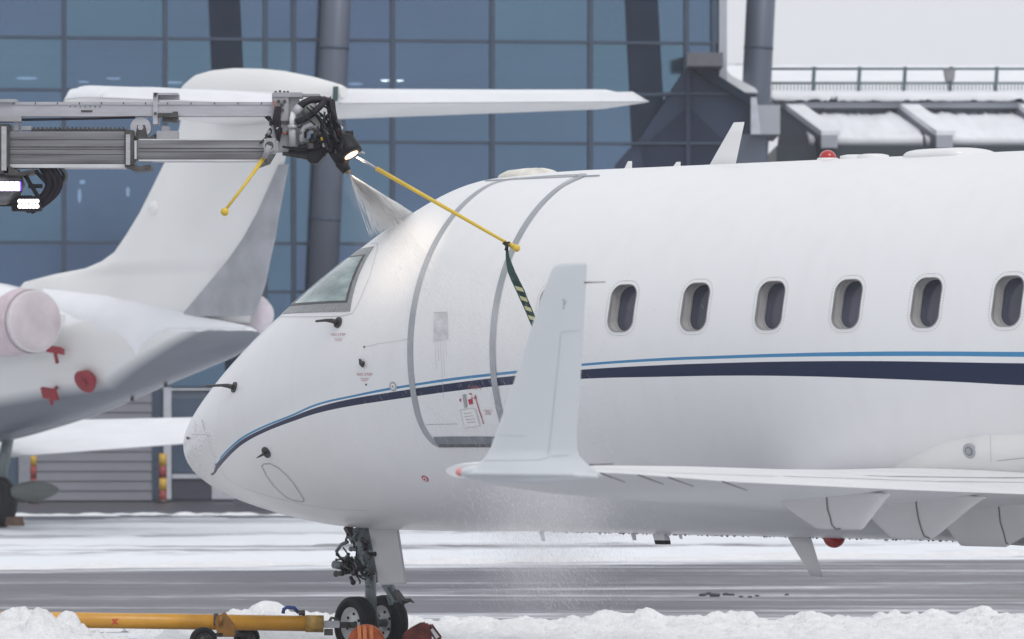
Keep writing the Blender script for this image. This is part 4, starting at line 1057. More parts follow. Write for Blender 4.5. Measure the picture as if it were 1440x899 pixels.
# ---- nose gear
GS_ = 2.265; GY = JM
ng = MB()
a_ = R_(8)
def gp(u, v, t=0.0): x, z = SJ.plane(u, v, -t); return Vector((x, -t, z))
ax = Vector((GS_, 0, .215))
ng.tube([gp(511, 742), gp(519, 800)], .085, 18); ng.tube([Vector((GS_ - .02, 0, 1.08)), Vector((GS_ - .02, 0, .72))], .062, 20); ng.tube([Vector((GS_ - .02, 0, .95)), Vector((GS_ - .02, 0, .62))], .072, 20)
ng.tube([Vector((GS_ - .01, 0, .66)), Vector((GS_, 0, .24))], .045, 20)
ng.tube([ax + Vector((.02 * 1, -.24, 0)), ax + Vector((-.02, .24, 0))], .03, 16); ng.tube([Vector((GS_, 0, .30)), Vector((GS_, 0, .16))], .06, 16)
strut = ng.build('nose_strut', steel_b, jet)
mb = MB(); mb.tube([gp(488, 742), gp(500, 762)], .028, 12); mb.bar(gp(489, 741, .02), gp(500, 763, .02), .07, .035); mb.build('drag_brace', steel_d, strut)
mb = MB(); mb.tube([gp(516, 742, -.04), gp(521, 765, -.04), gp(525, 820, -.04)], .035, 10); mb.build('rear_brace', black_m, strut)
mb = MB(); mb.tube([gp(473, 776, .05), gp(480, 766, .05), gp(489, 762, .05)], .014, 10); mb.tube([gp(473, 776, .05), gp(478, 784, .06), gp(486, 786, .06)], .010, 8); mb.build('bent_link', steel_b, strut)
mb = MB(); mb.tube([gp(470, 794, .08), gp(482, 796, .08)], .032, 16); mb.mi = 1; mb.tube([gp(482, 796, .08), gp(494, 796, .07)], .036, 14); mb.tube([gp(478, 806, .05), gp(500, 803, .05)], .018, 8); mb.build('steering_actuator', [steel_b, black_m], strut)
random.seed(11); mb = MB()
for k in range(46):
    u = random.uniform(482, 522); v = random.uniform(758, 812); t = random.uniform(.03, .11); r = random.uniform(.006, .017)
    p = gp(u, v, t); q = p + Vector((random.uniform(-.09, .09), random.uniform(-.03, .03), random.uniform(-.07, .07)))
    mb.mi = k % 3; mb.tube([p, q], r, 8); mb.ball(q, r * 1.5, 6)
mb.build('steering_fittings', [steel_b, steel_d, hose_m], strut)
mb = MB()
for k in range(7):
    u0, v0 = random.uniform(480, 500), random.uniform(765, 800); pts = []
    u1, v1 = random.uniform(505, 526), random.uniform(790, 825)
    for i in range(9): f = i / 8; pts.append(gp(u0 + (u1 - u0) * f + 3 * math.sin(f * 6 + k), v0 + (v1 - v0) * f + 9 * math.sin(f * math.pi), .10 + .02 * math.sin(f * 5 + k)))
    mb.tube(pts, .0065, 7)
mb.build('hydraulic_lines', hose_m, strut)
mb = MB(); mb.mi = 0
mb.hexa([gp(516.5, 738, .06), gp(558, 740, .06), gp(570, 821, .06), gp(533, 823, .06)], [gp(516.5, 738, .06) + Vector((0, .025, 0)), gp(558, 740, .06) + Vector((0, .025, 0)), gp(570, 821, .06) + Vector((0, .025, 0)), gp(533, 823, .06) + Vector((0, .025, 0))])
mb.build('gear_door', mat('gear_door_paint', (.56, .56, .57), .4, var=.05), jet, bevel=.006)
mb = MB(); mb.bar(gp(541, 823, .02), gp(557, 846, .02), .05, .03); mb.bar(gp(550, 823, 0), gp(563, 842, 0), .03, .02); mb.bar(gp(546, 838, .02), gp(550, 851, .02), .03, .02); mb.mi = 1; mb.bar(gp(556, 832, .03), gp(568, 848, .03), .045, .04); mb.tube([gp(566, 847, .03), gp(572, 845, .03), gp(577, 844, .03), gp(582, 848, .03)], [.012, .02, .014, .004], 8); mb.build('torque_link', [steel_b, steel_d], strut)
wheel('nose_wheel', jet, ax + Vector((.035, -.205, 0)), .215, .145, R_(-10)); wheel('nose_wheel', jet, ax + Vector((-.035, .205, 0)), .215, .145, R_(-10))
# main gear (outside the frame to the right)
for sg in (-1, 1):
    mg = MB(); mg.tube([(10.75, sg * 1.6, 1.35), (10.75, sg * 1.6, .42)], .075, 16); mg.tube([(10.75, sg * 1.35, .42), (10.75, sg * 1.85, .42)], .05, 12); mg.tube([(10.75, sg * 1.6, .6), (10.75, sg * .9, 1.2)], .04, 10); mg.build('main_strut', steel_b, jet)
    for q in (-.2, .2): wheel('main_wheel', jet, Vector((10.75, sg * 1.6 + q, .40)), .40, .22)
# tail and engines, beyond the frame
rg = [[(a, b, 3.2 + z) for a, b in foil(s0_, s1_, .10)] for s0_, s1_, z in ((14.6, 19.0, 0), (15.6, 19.3, .6), (18.3, 20.4, 3.1))]
MB().loft(rg).build('fin', white, jet)
for sg in (-1, 1):
    MB().loft([wing_sec(t, a, b, z, 0, .09, sg) for t, a, b, z in ((0.05, 18.1, 20.2, 3.9), (3.1, 19.6, 20.8, 3.9))]).build('tailplane', white, jet)
    rg = [[(s, sg * 1.95 + r * math.cos(q), AXZ + .75 + r * math.sin(q)) for q in [2 * math.pi * k / 36 for k in range(36)]] for s, r in ((12.75, .50), (12.6, .56), (12.7, .62), (13.4, .68), (14.4, .66), (15.6, .50), (16.2, .36), (16.15, .32), (15.5, .30))]
    MB().loft(rg).build('engine_nacelle', white, jet); MB().box(13.3, 15.2, min(sg * 1.0, sg * 1.5), max(sg * 1.0, sg * 1.5), AXZ + .65, AXZ + .85).build('engine_pylon', white, jet, bevel=.05)

# ================================================================== TOW BAR AND CHOCKS
TBY = 38.0
tow = empty('tow_bar', 'yellow tubular tow bar attached to the nose wheels', 'tow bar', (at(275, 873, TBY).x, TBY, 0)); TO_ = tow.location.copy()
def tp(u, v, dy=0): return at(u, v, TBY + dy) - TO_
MB().tube([tp(-330, 869), tp(95, 872), tp(432, 877)], [.064, .060, .060], 24).build('tube', yel_t, tow)
MB().tube([tp(430, 877), tp(455, 877.5)], .066, 20).build('head_sleeve', mat('worn_yellow', (.45, .27, .06), .5, var=.5, scale=18), tow)
mb = MB(); mb.bar(tp(455, 878), tp(478, 878), .07, .055); mb.build('head_block', steel_l, tow, bevel=.006)
mb = MB(); mb.bar(tp(466, 879), tp(500, 879, .1), .05, .045); mb.tube([tp(494, 879, .12), tp(500, 879, .02)], .028, 12); mb.bar(tp(456, 889), tp(468, 889), .06, .05); mb.bar(tp(446, 884), tp(446, 895), .02, .02); mb.bar(tp(474, 884), tp(474, 895), .03, .03)
mb.tube([tp(463, 875), tp(466, 869), tp(472, 870), tp(476, 875)], .012, 8); mb.build('coupling', steel_d, tow)
mb = MB(); mb.tube([tp(398, 863), tp(399, 857), tp(404, 854), tp(414, 855), tp(418, 860)], .014, 8); mb.mi = 1; mb.tube([tp(420, 862), tp(428, 862)], .02, 8); mb.tube([tp(427, 858), tp(427, 866)], .012, 8); mb.tube([tp(414, 857), tp(420, 862)], .012, 8); mb.build('release_lever', [mat('blue_lever', (.02, .06, .25), .5), steel_d], tow)
MB().tube([tp(301, 874), tp(307, 874)], .063, 20).build('clamp', steel_d, tow)
mb = MB(); mb.prism([tp(302, 874, -.07), tp(305, 866, -.07), tp(316, 863, -.07), tp(322, 868, -.07), tp(331, 880, -.07), tp(330, 895, -.07), tp(306, 896, -.07)], (0, .14, 0)); mb.tube([tp(316, 863, -.02), tp(311, 870, -.08), tp(310, 880, -.08)], .018, 10); mb.build('axle_bracket', mat('brown_yellow_bracket', (.34, .15, .02), .45, var=.3, scale=10), tow, bevel=.01)
wheel('tow_bar_wheel', tow, tp(286, 890, -.28) * Vector((1, 1, 0)) + Vector((0, 0, .105)), .105, .075, R_(25), rim=steel_d)
wheel('tow_bar_wheel', tow, tp(347, 893, .26) * Vector((1, 1, 0)) + Vector((0, 0, .10)), .10, .075, R_(25), rim=steel_d)
MB().bar(tp(286, 893, -.28), tp(347, 893, .26), .03, .03).build('axle', steel_d, tow)
mb = MB(); skin = Skin(frame(TO_, 0), obvh([c for c in bpy.data.objects if c.parent == tow and c.name.startswith('tube')][0])); skin_poly(mb, skin, [(157, 871), (167, 870), (167, 878), (157, 878)], .002); mb.build('red_patch', mat('orange_red_patch', (.62, .10, .03), .5), tow)
# second end bit of the bar beyond the heap
o = MB().tube([at(-60, 866, 38.4), at(4, 867, 38.4), at(10, 862, 38.4), at(16, 862, 38.4)], [.02, .02, .015, .01], 8)
random.seed(17); mb = MB()
for u, v, r in ((988, 837, .05), (993, 838, .04), (999, 837, .05), (1004, 836, .07), (1010, 838, .04), (1022, 836, .05), (1030, 837, .04), (1040, 836.5, .03), (1052, 837, .03), (1064, 836, .03), (1108, 833, .03)):
    p = at(u, VH + H * F / 49.5 - (838 - v), 49.5); mb.ball((p.x, 49.5 + random.uniform(-.4, .4), r * .2), r * .5, 7, (1.6, 1.1, .7))
o = mb.build('slush_lumps', mat('dark_slush', (.05, .05, .06), .5), kind='stuff'); o['label'] = 'dark slush lumps lying on the wet taxiway'; o['category'] = 'slush'
# chocks
co = Vector((at(515, 899, 37.0).x, 37.0, 0)); ch = empty('orange_chock', 'bright orange ribbed chock in front of the near nose wheel', 'chock', co)
rg = []
zt_ = H + (VH - 878.5) * 37.0 / F
for i in range(21):
    a = math.pi * i / 20; r0 = .152; rg.append([(-r0 * math.cos(a) * (1 + .02 * (k % 2)), y, max(0, (zt_) * math.sin(a) ** .62)) for k, y in enumerate((-.10, -.085, .085, .10))])
arch = [(-.152 * math.cos(math.pi * i / 20), -.10, max(0, zt_ * math.sin(math.pi * i / 20) ** .62)) for i in range(21)]
MB().prism(arch, (0, .2, 0)).build('shell', orange, ch, bevel=.012)
orange_l = mat('bright_orange_rib', (.62, .19, .06), .5, var=.2, scale=10)
for x in (-.04, .0, .05):
    mb = MB(); pts = []
    mb.bar((x, -.108, .0), (x - .01, -.108, zt_ * .99), .012, .028, (1, 0, 0)); mb.build('rib', orange_l, ch)
mb = MB(); mb.hexa([(-.11, -.104, .0), (-.045, -.104, .0), (-.045, -.104, .10), (-.10, -.104, .09)], [(-.11, -.09, .0), (-.045, -.09, .0), (-.045, -.09, .10), (-.10, -.09, .09)]); mb.build('snow_filled_pocket', snow_m, ch)
co = Vector((at(597, 899, 37.6).x, 37.6, 0)); ch2 = empty('dark_red_chock', 'dark red chock with wire handle behind the far nose wheel', 'chock', co)
def cp(u, v, dy=0): return at(u, v, 37.6 + dy) - co
zz = VH + H * F / 37.6
mb = MB(); mb.prism([cp(563, zz, -.1), cp(566, 893, -.1), (cp(577, 884, -.1)), cp(590, 877, -.1), cp(599, 876, -.1), cp(603, 880, -.1), cp(607, 890, -.1), cp(606, zz, -.1)], (0, .2, 0)); mb.build('body', maroon, ch2, bevel=.012)
mb = MB(); mb.bar(cp(602, 880), cp(617, 901), .12, .04); mb.build('side_plate', maroon, ch2)
mb = MB(); mb.tube([cp(603, 881, -.08), cp(608, 879, -.08), cp(611, 884, -.08), cp(620, 896, -.08), cp(618, 900, -.08)], .008, 8); mb.build('wire_handle', maroon, ch2)
mb = MB(); mb.bar(cp(608, 884, -.07), cp(616, 897, -.07), .01, .035); mb.build('label_strip', white_dec, ch2)

# ================================================================== DEICING BOOM
BY = 35.9
BO = at(0, 210, BY); boom = empty('deicing_boom', 'telescopic aluminium deicing boom reaching in from the left with spray head', 'boom', BO)
def bp(u, v, dy=0): return at(u, v, BY + dy) - BO
def bbox(mb, u0, u1, v0, v1, y0, y1):
    a, b = bp(u0, v1, y0), bp(u1, v0, y0); mb.box(a.x, b.x, y0, y1, a.z, b.z); return mb
# upper rail
mb = MB(); bbox(mb, -420, 384, 146, 161, -.06, .06); bbox(mb, -420, 384, 143.5, 147.5, -.068, .068); bbox(mb, -420, 384, 160, 163.5, -.066, .066); mb.build('upper_rail', steel_l, boom)
mb = MB()
for u in list(range(18, 215, 31)) + list(range(235, 380, 33)): bbox(mb, u, u + 1.5, 144, 147, -.07, -.066)
for u in range(98, 146, 7): bbox(mb, u, u + 1.5, 149.5 - (u - 98) * .01, 151, -.064, -.06)
bbox(mb, 114, 130, 155, 158, -.063, -.06)
mb.build('rail_bolts', steel_d, boom)
mb = MB(); bbox(mb, -420, 22, 139.5, 144, -.10, .10); mb.build('rail_cap', boxgrey, boom)
# lower telescopic sections
mb = MB(); bbox(mb, -420, 176, 185, 231, -.11, .11); mb.build('outer_section', steel, boom, bevel=.006)
mb = MB(); bbox(mb, -420, 176, 231, 236, -.12, .12); mb.build('outer_flange', mat('white_aluminium', (.62, .62, .64), .4, .2), boom)
mb = MB()
for v, hh in ((196, 1.0), (206, 1.6), (209.5, 1.0), (217, .8)): bbox(mb, 14, 175, v, v + hh, -.114, -.11)
mb.build('section_grooves', steel_d, boom)
mb = MB(); bbox(mb, 176, 374, 197, 224, -.085, .085); mb.build('inner_section', steel, boom, bevel=.005)
mb = MB(); bbox(mb, 195, 374, 224.5, 227, -.09, .09); bbox(mb, 195, 374, 195.5, 197.5, -.09, .09); mb.build('inner_flange', MATS['white_aluminium'], boom)
mb = MB(); bbox(mb, 195, 372, 208, 209.5, -.089, -.085); bbox(mb, 195, 372, 213, 214, -.088, -.085); mb.build('inner_grooves', steel_d, boom)
# collars
mb = MB(); bbox(mb, 175.5, 188, 183, 235, -.15, .15); mb.prism([bp(175.5, 234, -.15), bp(188, 231, -.15), bp(196, 234, -.15), bp(212, 231, -.15), bp(212, 238, -.15), bp(200, 240, -.15), bp(187, 240, -.15)], (0, .3, 0)); mb.build('front_collar', steel_d, boom, bevel=.005)
mb = MB(); bbox(mb, 189, 192, 198, 224, -.13, -.12); mb.build('wear_pad', MATS['white_aluminium'], boom)
mb = MB(); bbox(mb, 177, 183, 189, 232, -.156, -.15); mb.build('collar_plate', steel_l, boom)
mb = MB(); bbox(mb, -30, 13, 174, 245, -.16, .16); mb.prism([bp(4, 236, -.16), bp(13, 233, -.16), bp(28, 242, -.16), bp(48, 238, -.16), bp(48, 243, -.16), bp(27, 248, -.16), bp(4, 246, -.16)], (0, .3, 0)); mb.build('rear_collar', steel_d, boom, bevel=.006)
mb = MB(); bbox(mb, 2, 9, 178, 240, -.17, -.16); mb.build('collar_plate', steel_l, boom)
mb = MB(); bbox(mb, -30, 30, 163, 171, -.08, .08); bbox(mb, 20, 26, 170, 184, -.05, .05); bbox(mb, 30, 44, 177.5, 183, -.04, .04); mb.build('cable_anchor', boxgrey, boom)
mb = MB(); mb.tube([bp(10, 169, -.05), bp(110, 167.3, -.05), bp(190, 165.3, -.05)], .009, 8); mb.build('cable', hose_m, boom)
mb = MB()
for u in range(46, 178, 6): bbox(mb, u, u + 3, 179, 183.5, -.03, .03)
bbox(mb, 44, 178, 181.5, 184.5, -.02, .02); mb.build('roller_chain', steel_d, boom)
# pulley
c0 = bp(198.5, 180, 0); mb = MB()
for y, r, mi in ((-.05, .075, 0), (-.03, .062, 1), (-.01, .075, 0), (.02, .062, 1), (.03, .075, 0)):
    mb.mi = mi; mb.tube([c0 + Vector((0, y, 0)), c0 + Vector((0, y + .018, 0))], r, 28)
mb.tube([c0 + Vector((0, -.07, 0)), c0 + Vector((0, .06, 0))], .02, 14); mb.build('pulley', [steel_l, steel_d], boom)
mb = MB(); mb.prism([bp(190, 196, -.06), bp(193, 176, -.06), bp(204, 176, -.06), bp(208, 194, -.06), bp(219, 188, -.06), bp(219, 196, -.06)], (0, .12, 0)); mb.build('pulley_bracket', steel_d, boom, bevel=.003)
# upper bracket
mb = MB(); bbox(mb, 215, 222, 130, 175, -.085, .085); bbox(mb, 216, 250, 130.5, 134, -.085, .085); bbox(mb, 222, 252, 133, 140, .02, .085); mb.build('rail_bracket', steel_l, boom, bevel=.003)
mb = MB(); bbox(mb, 222, 250, 159, 165, -.10, -.02); bbox(mb, 228, 248, 164, 171, -.06, .06); mb.build('bracket_clamp', steel_d, boom); mb = MB(); bbox(mb, 216.5, 220, 133, 136, -.10, -.085); bbox(mb, 216.5, 220, 158, 161, -.10, -.085); bbox(mb, 243, 250, 157, 172, -.07, .05); mb.build('bracket_bolts', steel_d, boom)
mb = MB(); bbox(mb, 227, 238, 177, 185, -.05, .05); bbox(mb, 220, 250, 184, 196, -.08, .08); mb.build('sensor_box', boxgrey, boom, bevel=.004)
# lamp cluster under the left end
mb = MB(); mb.tube([bp(-200, 262, .02), bp(10, 262, .02), bp(26, 261, .02), bp(34, 264, .02)], [.15, .145, .11, .03], 28); mb.build('lamp_housing', steel, boom)
mb = MB(); bbox(mb, -60, 46, 275, 290, -.02, .06); bbox(mb, 16, 58, 276, 297, -.05, .05); mb.build('lamp_mount', black_m, boom, bevel=.006)
vio = emit('violet_white_led', (.80, .62, 1.0), 9.0); ledw = emit('cool_white_led', (1, .96, 1), 5.0); blu = emit('blue_lens_fringe', (.12, .05, 1.0), 3.5)
mb = MB(); bbox(mb, -60, 29, 254.5, 269.5, -.16, -.14); o = mb.build('led_work_lamp', black_m, boom)
mb = MB()
for i in range(12): bbox(mb, -56 + 7 * i, -50.2 + 7 * i, 256, 268.3, -.165, -.16)
mb.build('led_strip', vio, o)
mb = MB(); bbox(mb, 27.3, 29.4, 256, 268.3, -.166, -.161); mb.build('lens_fringe', blu, o)  # glowing strip that paints the lens colour fringe beside the lamp
mb = MB(); bbox(mb, 23, 57, 278, 296.5, -.09, -.05); o = mb.build('led_panel_lamp', black_m, boom, bevel=.004)
mb = MB()
for i in range(6):
    for j in range(2): c = bp(28 + 4.8 * i, 283.2 + 7 * j, -.092); mb.tube([c, c + Vector((0, -.004, 0))], .0155, 10)
mb.build('led_grid', ledw, o)
# hose loops
for (u0, u1, vt, vb, r, m) in ((60, 73, 236, 294, .030, hose_m), (66, 82, 236, 296, .026, hose_m), (74, 88, 236, 292, .024, hose_m), (83, 93, 236, 272, .012, hose_m), (86, 97, 236, 270, .011, mat('grey_green_hose', (.12, .14, .13), .5))):
    mb = MB(); pts = [bp(u0, vt - 10, .0)]
    for i in range(17): a = i / 16; pts.append(bp(u0 - 14 + (u1 - u0 + 14) * math.sin(a * math.pi / 2 * 1.0) ** .8, 0, 0).xz.to_3d() if False else bp(u1 - (u1 - u0) * (1 - math.sin(a * math.pi)) - 4 * a * a * 5, vt + (vb - vt) * a, -.02 + .05 * a))
    pts.append(bp(u0 - 16, vb - 4, .05)); mb.tube(pts, r, 12); mb.build('hose_loop', m, boom)
mb = MB(); mb.bar(bp(34, 244), bp(58, 284), .03, .05, (0, 1, 0)); mb.bar(bp(50, 240), bp(70, 262), .03, .04, (0, 1, 0)); mb.bar(bp(40, 262), bp(60, 262), .03, .03, (0, 1, 0)); mb.build('hose_guide', black_m, boom)

# spray head
mb = MB(); bbox(mb, 382.5, 406, 131, 213, -.10, .10); mb.build('head_plate', boxgrey, boom, bevel=.006)
mb = MB(); bbox(mb, 383, 425, 130, 137, -.11, .11); mb.prism([bp(404, 136, -.06), bp(418, 136, -.06), bp(432, 158, -.06), bp(432, 200, -.06), bp(404, 206, -.06)], (0, .14, 0)); bbox(mb, 425, 450, 132, 136, -.05, .05); mb.build('head_housing', boxgrey, boom, bevel=.004)
mb = MB()
for u, v in ((386, 129), (392, 128), (398, 129), (403, 129)): bbox(mb, u, u + 3, v - 1, v + 3, -.06, .0)
for u, v in ((392, 143), (400, 143), (396, 148), (397, 155), (393, 153), (390, 171), (401, 173)): c = bp(u, v, -.10); mb.tube([c, c + Vector((0, -.02, 0))], .013, 8)
bbox(mb, 382, 408, 170, 175, -.106, -.09); mb.build('head_bolts', steel_d, boom)
mb = MB(); mb.tube([bp(411, 206, -.16), bp(411, 178, -.16)], .027, 16); mb.mi = 1; mb.tube([bp(411, 181, -.16), bp(411, 176, -.16)], .036, 16); mb.mi = 2; mb.tube([bp(411, 177, -.16), bp(411, 167, -.16), bp(413, 160, -.16), bp(418, 153, -.15)], [.020, .021, .024, .028], 16); mb.mi = 1; mb.tube([bp(414, 160, -.155), bp(422, 150, -.15)], .034, 16)
mb.build('fluid_pipe', [boxgrey, steel_l, white_dec], boom)
mb = MB(); mb.tube([bp(419, 153, -.15), bp(427, 145, -.14), bp(437, 140.5, -.12), bp(450, 140, -.1), bp(460, 143, -.08), bp(466, 151, -.06), bp(468, 163, -.04), bp(466, 172, -.02)], .026, 14); mb.build('thick_hose', hose_m, boom)
mb = MB(); mb.tube([bp(416, 172, -.17), bp(428, 168, -.17), bp(440, 160, -.16), bp(450, 150, -.15), bp(456, 143, -.12)], .024, 14); mb.build('thick_hose', hose_m, boom)
mb = MB(); mb.tube([bp(424, 152, -.08), bp(436, 150, -.08), bp(444, 152, -.08)], [.05, .055, .04], 18); mb.build('valve_body', mat('pale_green_grey', (.42, .44, .42), .5), boom)
mb = MB(); bbox(mb, 430, 450, 160, 182, -.12, .05); mb.build('valve_block', MATS['pale_green_grey'], boom, bevel=.006)
mb = MB(); mb.tube([bp(424, 200, -.15), bp(424, 186, -.15), bp(428, 179, -.15), bp(436, 176, -.15), bp(446, 178, -.15)], .020, 12); mb.build('elbow_pipe', boxgrey, boom)
random.seed(5); mb = MB()
for k in range(70):
    u = random.uniform(420, 478); v = random.uniform(174 + max(0, (u - 450) * .35), 214); 
    if random.random() < .35: u = random.uniform(374, 392); v = random.uniform(165, 200)
    mb.mi = random.choice((0, 0, 1, 1, 2)); y = random.uniform(-.14, .08); p = bp(u, v, y); r = random.uniform(.006, .022)
    q = p + Vector((random.uniform(-.06, .06), random.uniform(-.05, .05), random.uniform(-.06, .06)))
    if k % 3: mb.tube([p, q], r, 8)
    else: mb.box(p.x - r, p.x + r * 1.4, p.y - r, p.y + r, p.z - r, p.z + r)
    mb.build('valve_fitting', [black_m, steel_d, steel_l], boom); mb = MB()
for k in range(16):
    a = (random.uniform(428, 466), random.uniform(136, 178)); b = (random.uniform(455, 482), random.uniform(186, 222)); pts = []
    bow = random.uniform(-12, 16)
    for i in range(11): f = i / 10; pts.append(bp(a[0] + (b[0] - a[0]) * f + bow * math.sin(f * math.pi), a[1] + (b[1] - a[1]) * f - 6 * math.sin(f * math.pi) ** 2, -.14 + .1 * math.sin(f * 4 + k)))
    mb.tube(pts, random.choice((.006, .008, .011)), 7)
for k in range(7):
    a = (random.uniform(392, 420), random.uniform(206, 216)); b = (random.uniform(430, 462), random.uniform(196, 212)); pts = []
    for i in range(11): f = i / 10; pts.append(bp(a[0] + (b[0] - a[0]) * f, a[1] + (b[1] - a[1]) * f + (5 + 2 * k) * math.sin(f * math.pi) * .6, -.15 + .02 * k))
    mb.tube(pts, .009, 7)
for k in range(5):
    mb.tube([bp(455 + 3 * k, 136 + k, -.05), bp(462 + 2 * k, 142, -.07), bp(467 + k, 155, -.09), bp(471 + k, 175, -.1), bp(478 + k, 196, -.1)], .0075, 7)
for k in range(4): mb.tube([bp(388 + 2 * k, 150, -.12), bp(384 + 3 * k, 170, -.13), bp(388 + 2 * k, 186, -.13), bp(392, 200, -.12)], .008, 7)
mb.build('thin_cables', hose_m, boom)
mb = MB(); mb.tube([bp(385, 142, -.12), bp(389, 156, -.12)], .008, 8); mb.tube([bp(397, 188, -.13), bp(405, 187, -.13)], .012, 8); mb.build('copper_fitting', mat('coppery', (.35, .14, .10), .35, .5), boom)
mb = MB(); mb.tube([bp(475, 184, -.14), bp(477, 189, -.14)], .011, 8); mb.build('red_connector', mat('connector_red', (.6, .03, .02), .5), boom)
mb = MB(); mb.tube([bp(452.5, 193, -.16), bp(453, 198, -.16)], .009, 8); mb.build('yellow_connector', yel, boom)
mb = MB(); mb.prism([bp(432, 212, -.1), bp(448, 210, -.1), bp(462, 212, -.1), bp(447, 229, -.1), bp(440, 231, -.1), bp(431, 226, -.1)], (0, .15, 0)); mb.build('motor', black_m, boom, bevel=.01)
mb = MB(); mb.bar(bp(420, 214, -.02), bp(460, 206, -.02), .10, .05, (0, 1, 0)); mb.bar(bp(430, 205, 0), bp(455, 212, 0), .08, .03, (0, 1, 0)); mb.bar(bp(398, 213, 0), bp(432, 219, 0), .06, .03, (0, 1, 0)); mb.build('lower_bracket', steel_d, boom)
# nozzle arm and nozzle
mb = MB(); mb.tube([bp(455, 195, -.06), bp(468, 207, -.07), bp(478, 222, -.08), bp(484, 233, -.08)], [.035, .05, .055, .045], 16); mb.tube([bp(479, 228, -.1), bp(488, 241, -.1)], [.05, .035], 14); mb.tube([bp(463, 200, -.1), bp(474, 206, -.12)], .06, 12); mb.build('nozzle_arm', black_m, boom)
nz0 = bp(490.5, 244, -.1); mb = MB(); mb.tube([bp(487, 238, -.1), nz0], [.03, .018], 14); mb.build('nozzle', mat('brass', (.30, .20, .10), .4, .5), boom)
# round spot lamp facing down right, lens lit
c = bp(487, 206, -.12); d = (Vector((.42, -.20, -.72))).normalized(); mb = MB(); mb.tube([c - d * .10, c - d * .05, c + d * .04, c + d * .075], [.04, .085, .092, .088], 24); mb.tube([c - d * .02 + Vector((.0, .02, .05)), c - d * .02 + Vector((.06, .02, .05))], .05, 14); lamp = mb.build('spot_lamp', black_m, boom)
mb = MB(); mb.tube([c + d * .074, c + d * .078], .054, 24); mb.build('lit_lens', emit('warm_lens', (1, .66, .40), 2.2), lamp)
sp_l = bpy.data.lights.new('spot_lamp_light', 'SPOT'); sp_l.energy = 24; sp_l.color = (1, .82, .62); sp_l.spot_size = R_(60); sp_l.spot_blend = 1; sp_l.shadow_soft_size = .05
spo = bpy.data.objects.new('spot_lamp_light', sp_l); COL.objects.link(spo); spo.parent = boom; spo.location = c + d * .10; spo.rotation_euler = (-(Vector((.24, .62, -.52)))).to_track_quat('Z', 'Y').to_euler()
# feeler rods
mb = MB(); mb.tube([bp(501, 221, -.1), bp(512, 226, -.1), bp(531, 238, -.12)], .0085, 8); mb.tube([bp(503, 224, -.08), bp(530, 237, -.12)], .004, 6); mb.ball(bp(503.5, 213, -.08), .018, 8, (1, 1, 1)); mb.tube([bp(503, 213, -.08), bp(513, 216, -.08)], .008, 8); mb.build('rod_holder', steel_l, boom)
RA = bp(530, 237.5, -.12); RB = bp(719, 345, -1.05)
mb = MB(); mb.tube([RA, RA.lerp(RB, .5), RB], [.017, .014, .011], 12); mb.mi = 0; mb.build('feeler_rod', yel, boom)
MB().tube([RB - (RB - RA).normalized() * .03, RB + (RB - RA).normalized() * .035], [.016, .021], 12).build('rod_tip_socket', yel, boom)
MB().ball(RB + (RB - RA).normalized() * .055, .027, 12).build('rod_ball', yel, boom)
MB().tube([bp(372, 221, -.22), bp(345, 259, -.3), bp(318, 294, -.4)], [.0155, .012, .010], 12).build('feeler_rod', yel, boom)
MB().ball(bp(316, 298, -.42), .030, 12).build('rod_ball', yel, boom)
mb = MB(); bbox(mb, 371, 391, 194, 216, -.26, -.12); mb.build('rod_mount', boxgrey, boom, bevel=.02)
mb = MB(); cc = bp(379, 205, -.26); mb.tube([cc, cc + Vector((0, -.012, 0))], .045, 20); mb.mi = 1; mb.tube([cc + Vector((0, -.012, 0)), cc + Vector((0, -.018, 0))], .03, 20); mb.mi = 0; mb.tube([cc + Vector((0, -.02, 0)), bp(372, 222, -.25)], [.022, .020], 12); mb.build('rod_socket', [boxgrey, steel_d], boom)
mb = MB()
for k in range(9): mb.bar(bp(372 + 2.0 * k, 216, -.18 + .01 * k), bp(361 + 2.2 * k, 238 - k * .8, -.18 + .01 * k), .012, .006)
mb.build('brush', black_m, boom)
# strap hanging from the long rod
q0 = BO + RB; strap = empty('hazard_strap', 'dark green strap with pale yellow hazard stripes hanging from the long yellow rod', 'strap', q0)
def sp_(u, v, dy=0): return at(u, v, q0.y + dy) - q0
L_ = [(711, 345), (711, 352), (711, 360), (712, 372), (714, 383), (719, 395), (725, 408), (731, 421), (737, 434), (742, 446), (748, 460), (752, 470)]
Rr = [(715, 344), (715, 352), (716, 360), (720.5, 372), (725, 383), (731, 395), (737.5, 408), (742.5, 421), (748, 434), (753, 446), (758, 458), (761, 468)]
mb = MB(); n = len(L_)
for i in range(n - 1):
    mb.mi = 0; dy = .03 * math.sin(i * .9); dy1 = .03 * math.sin((i + 1) * .9)
    a, b, c, d = sp_(*L_[i], dy), sp_(*Rr[i], dy - .02), sp_(*Rr[i + 1], dy1 - .02), sp_(*L_[i + 1], dy1)
    off = Vector((0, .006, 0)); mb.hexa([a, b, c, d], [a + off, b + off, c + off, d + off])
sb = mb.build('band', green_s, strap)
mb = MB(); 
for v in (405, 419, 433, 446):
    def lr(v, tab):
        for (u0, v0), (u1, v1) in zip(tab, tab[1:]):
            if v <= v1: return u0 + (u1 - u0) * (v - v0) / (v1 - v0)
    dy = -.045
    a, b, c, d = sp_(lr(v - 3, L_) + 1.6, v - 3, dy), sp_(lr(v, Rr) - 1.5, v, dy - .008), sp_(lr(v + 6, Rr) - 1.5, v + 6, dy - .008), sp_(lr(v + 3, L_) + 1.6, v + 3, dy)
    mb.hexa([a, b, c, d], [p + Vector((0, .004, 0)) for p in (a, b, c, d)])
mb.build('hazard_stripes', pale_y, sb)
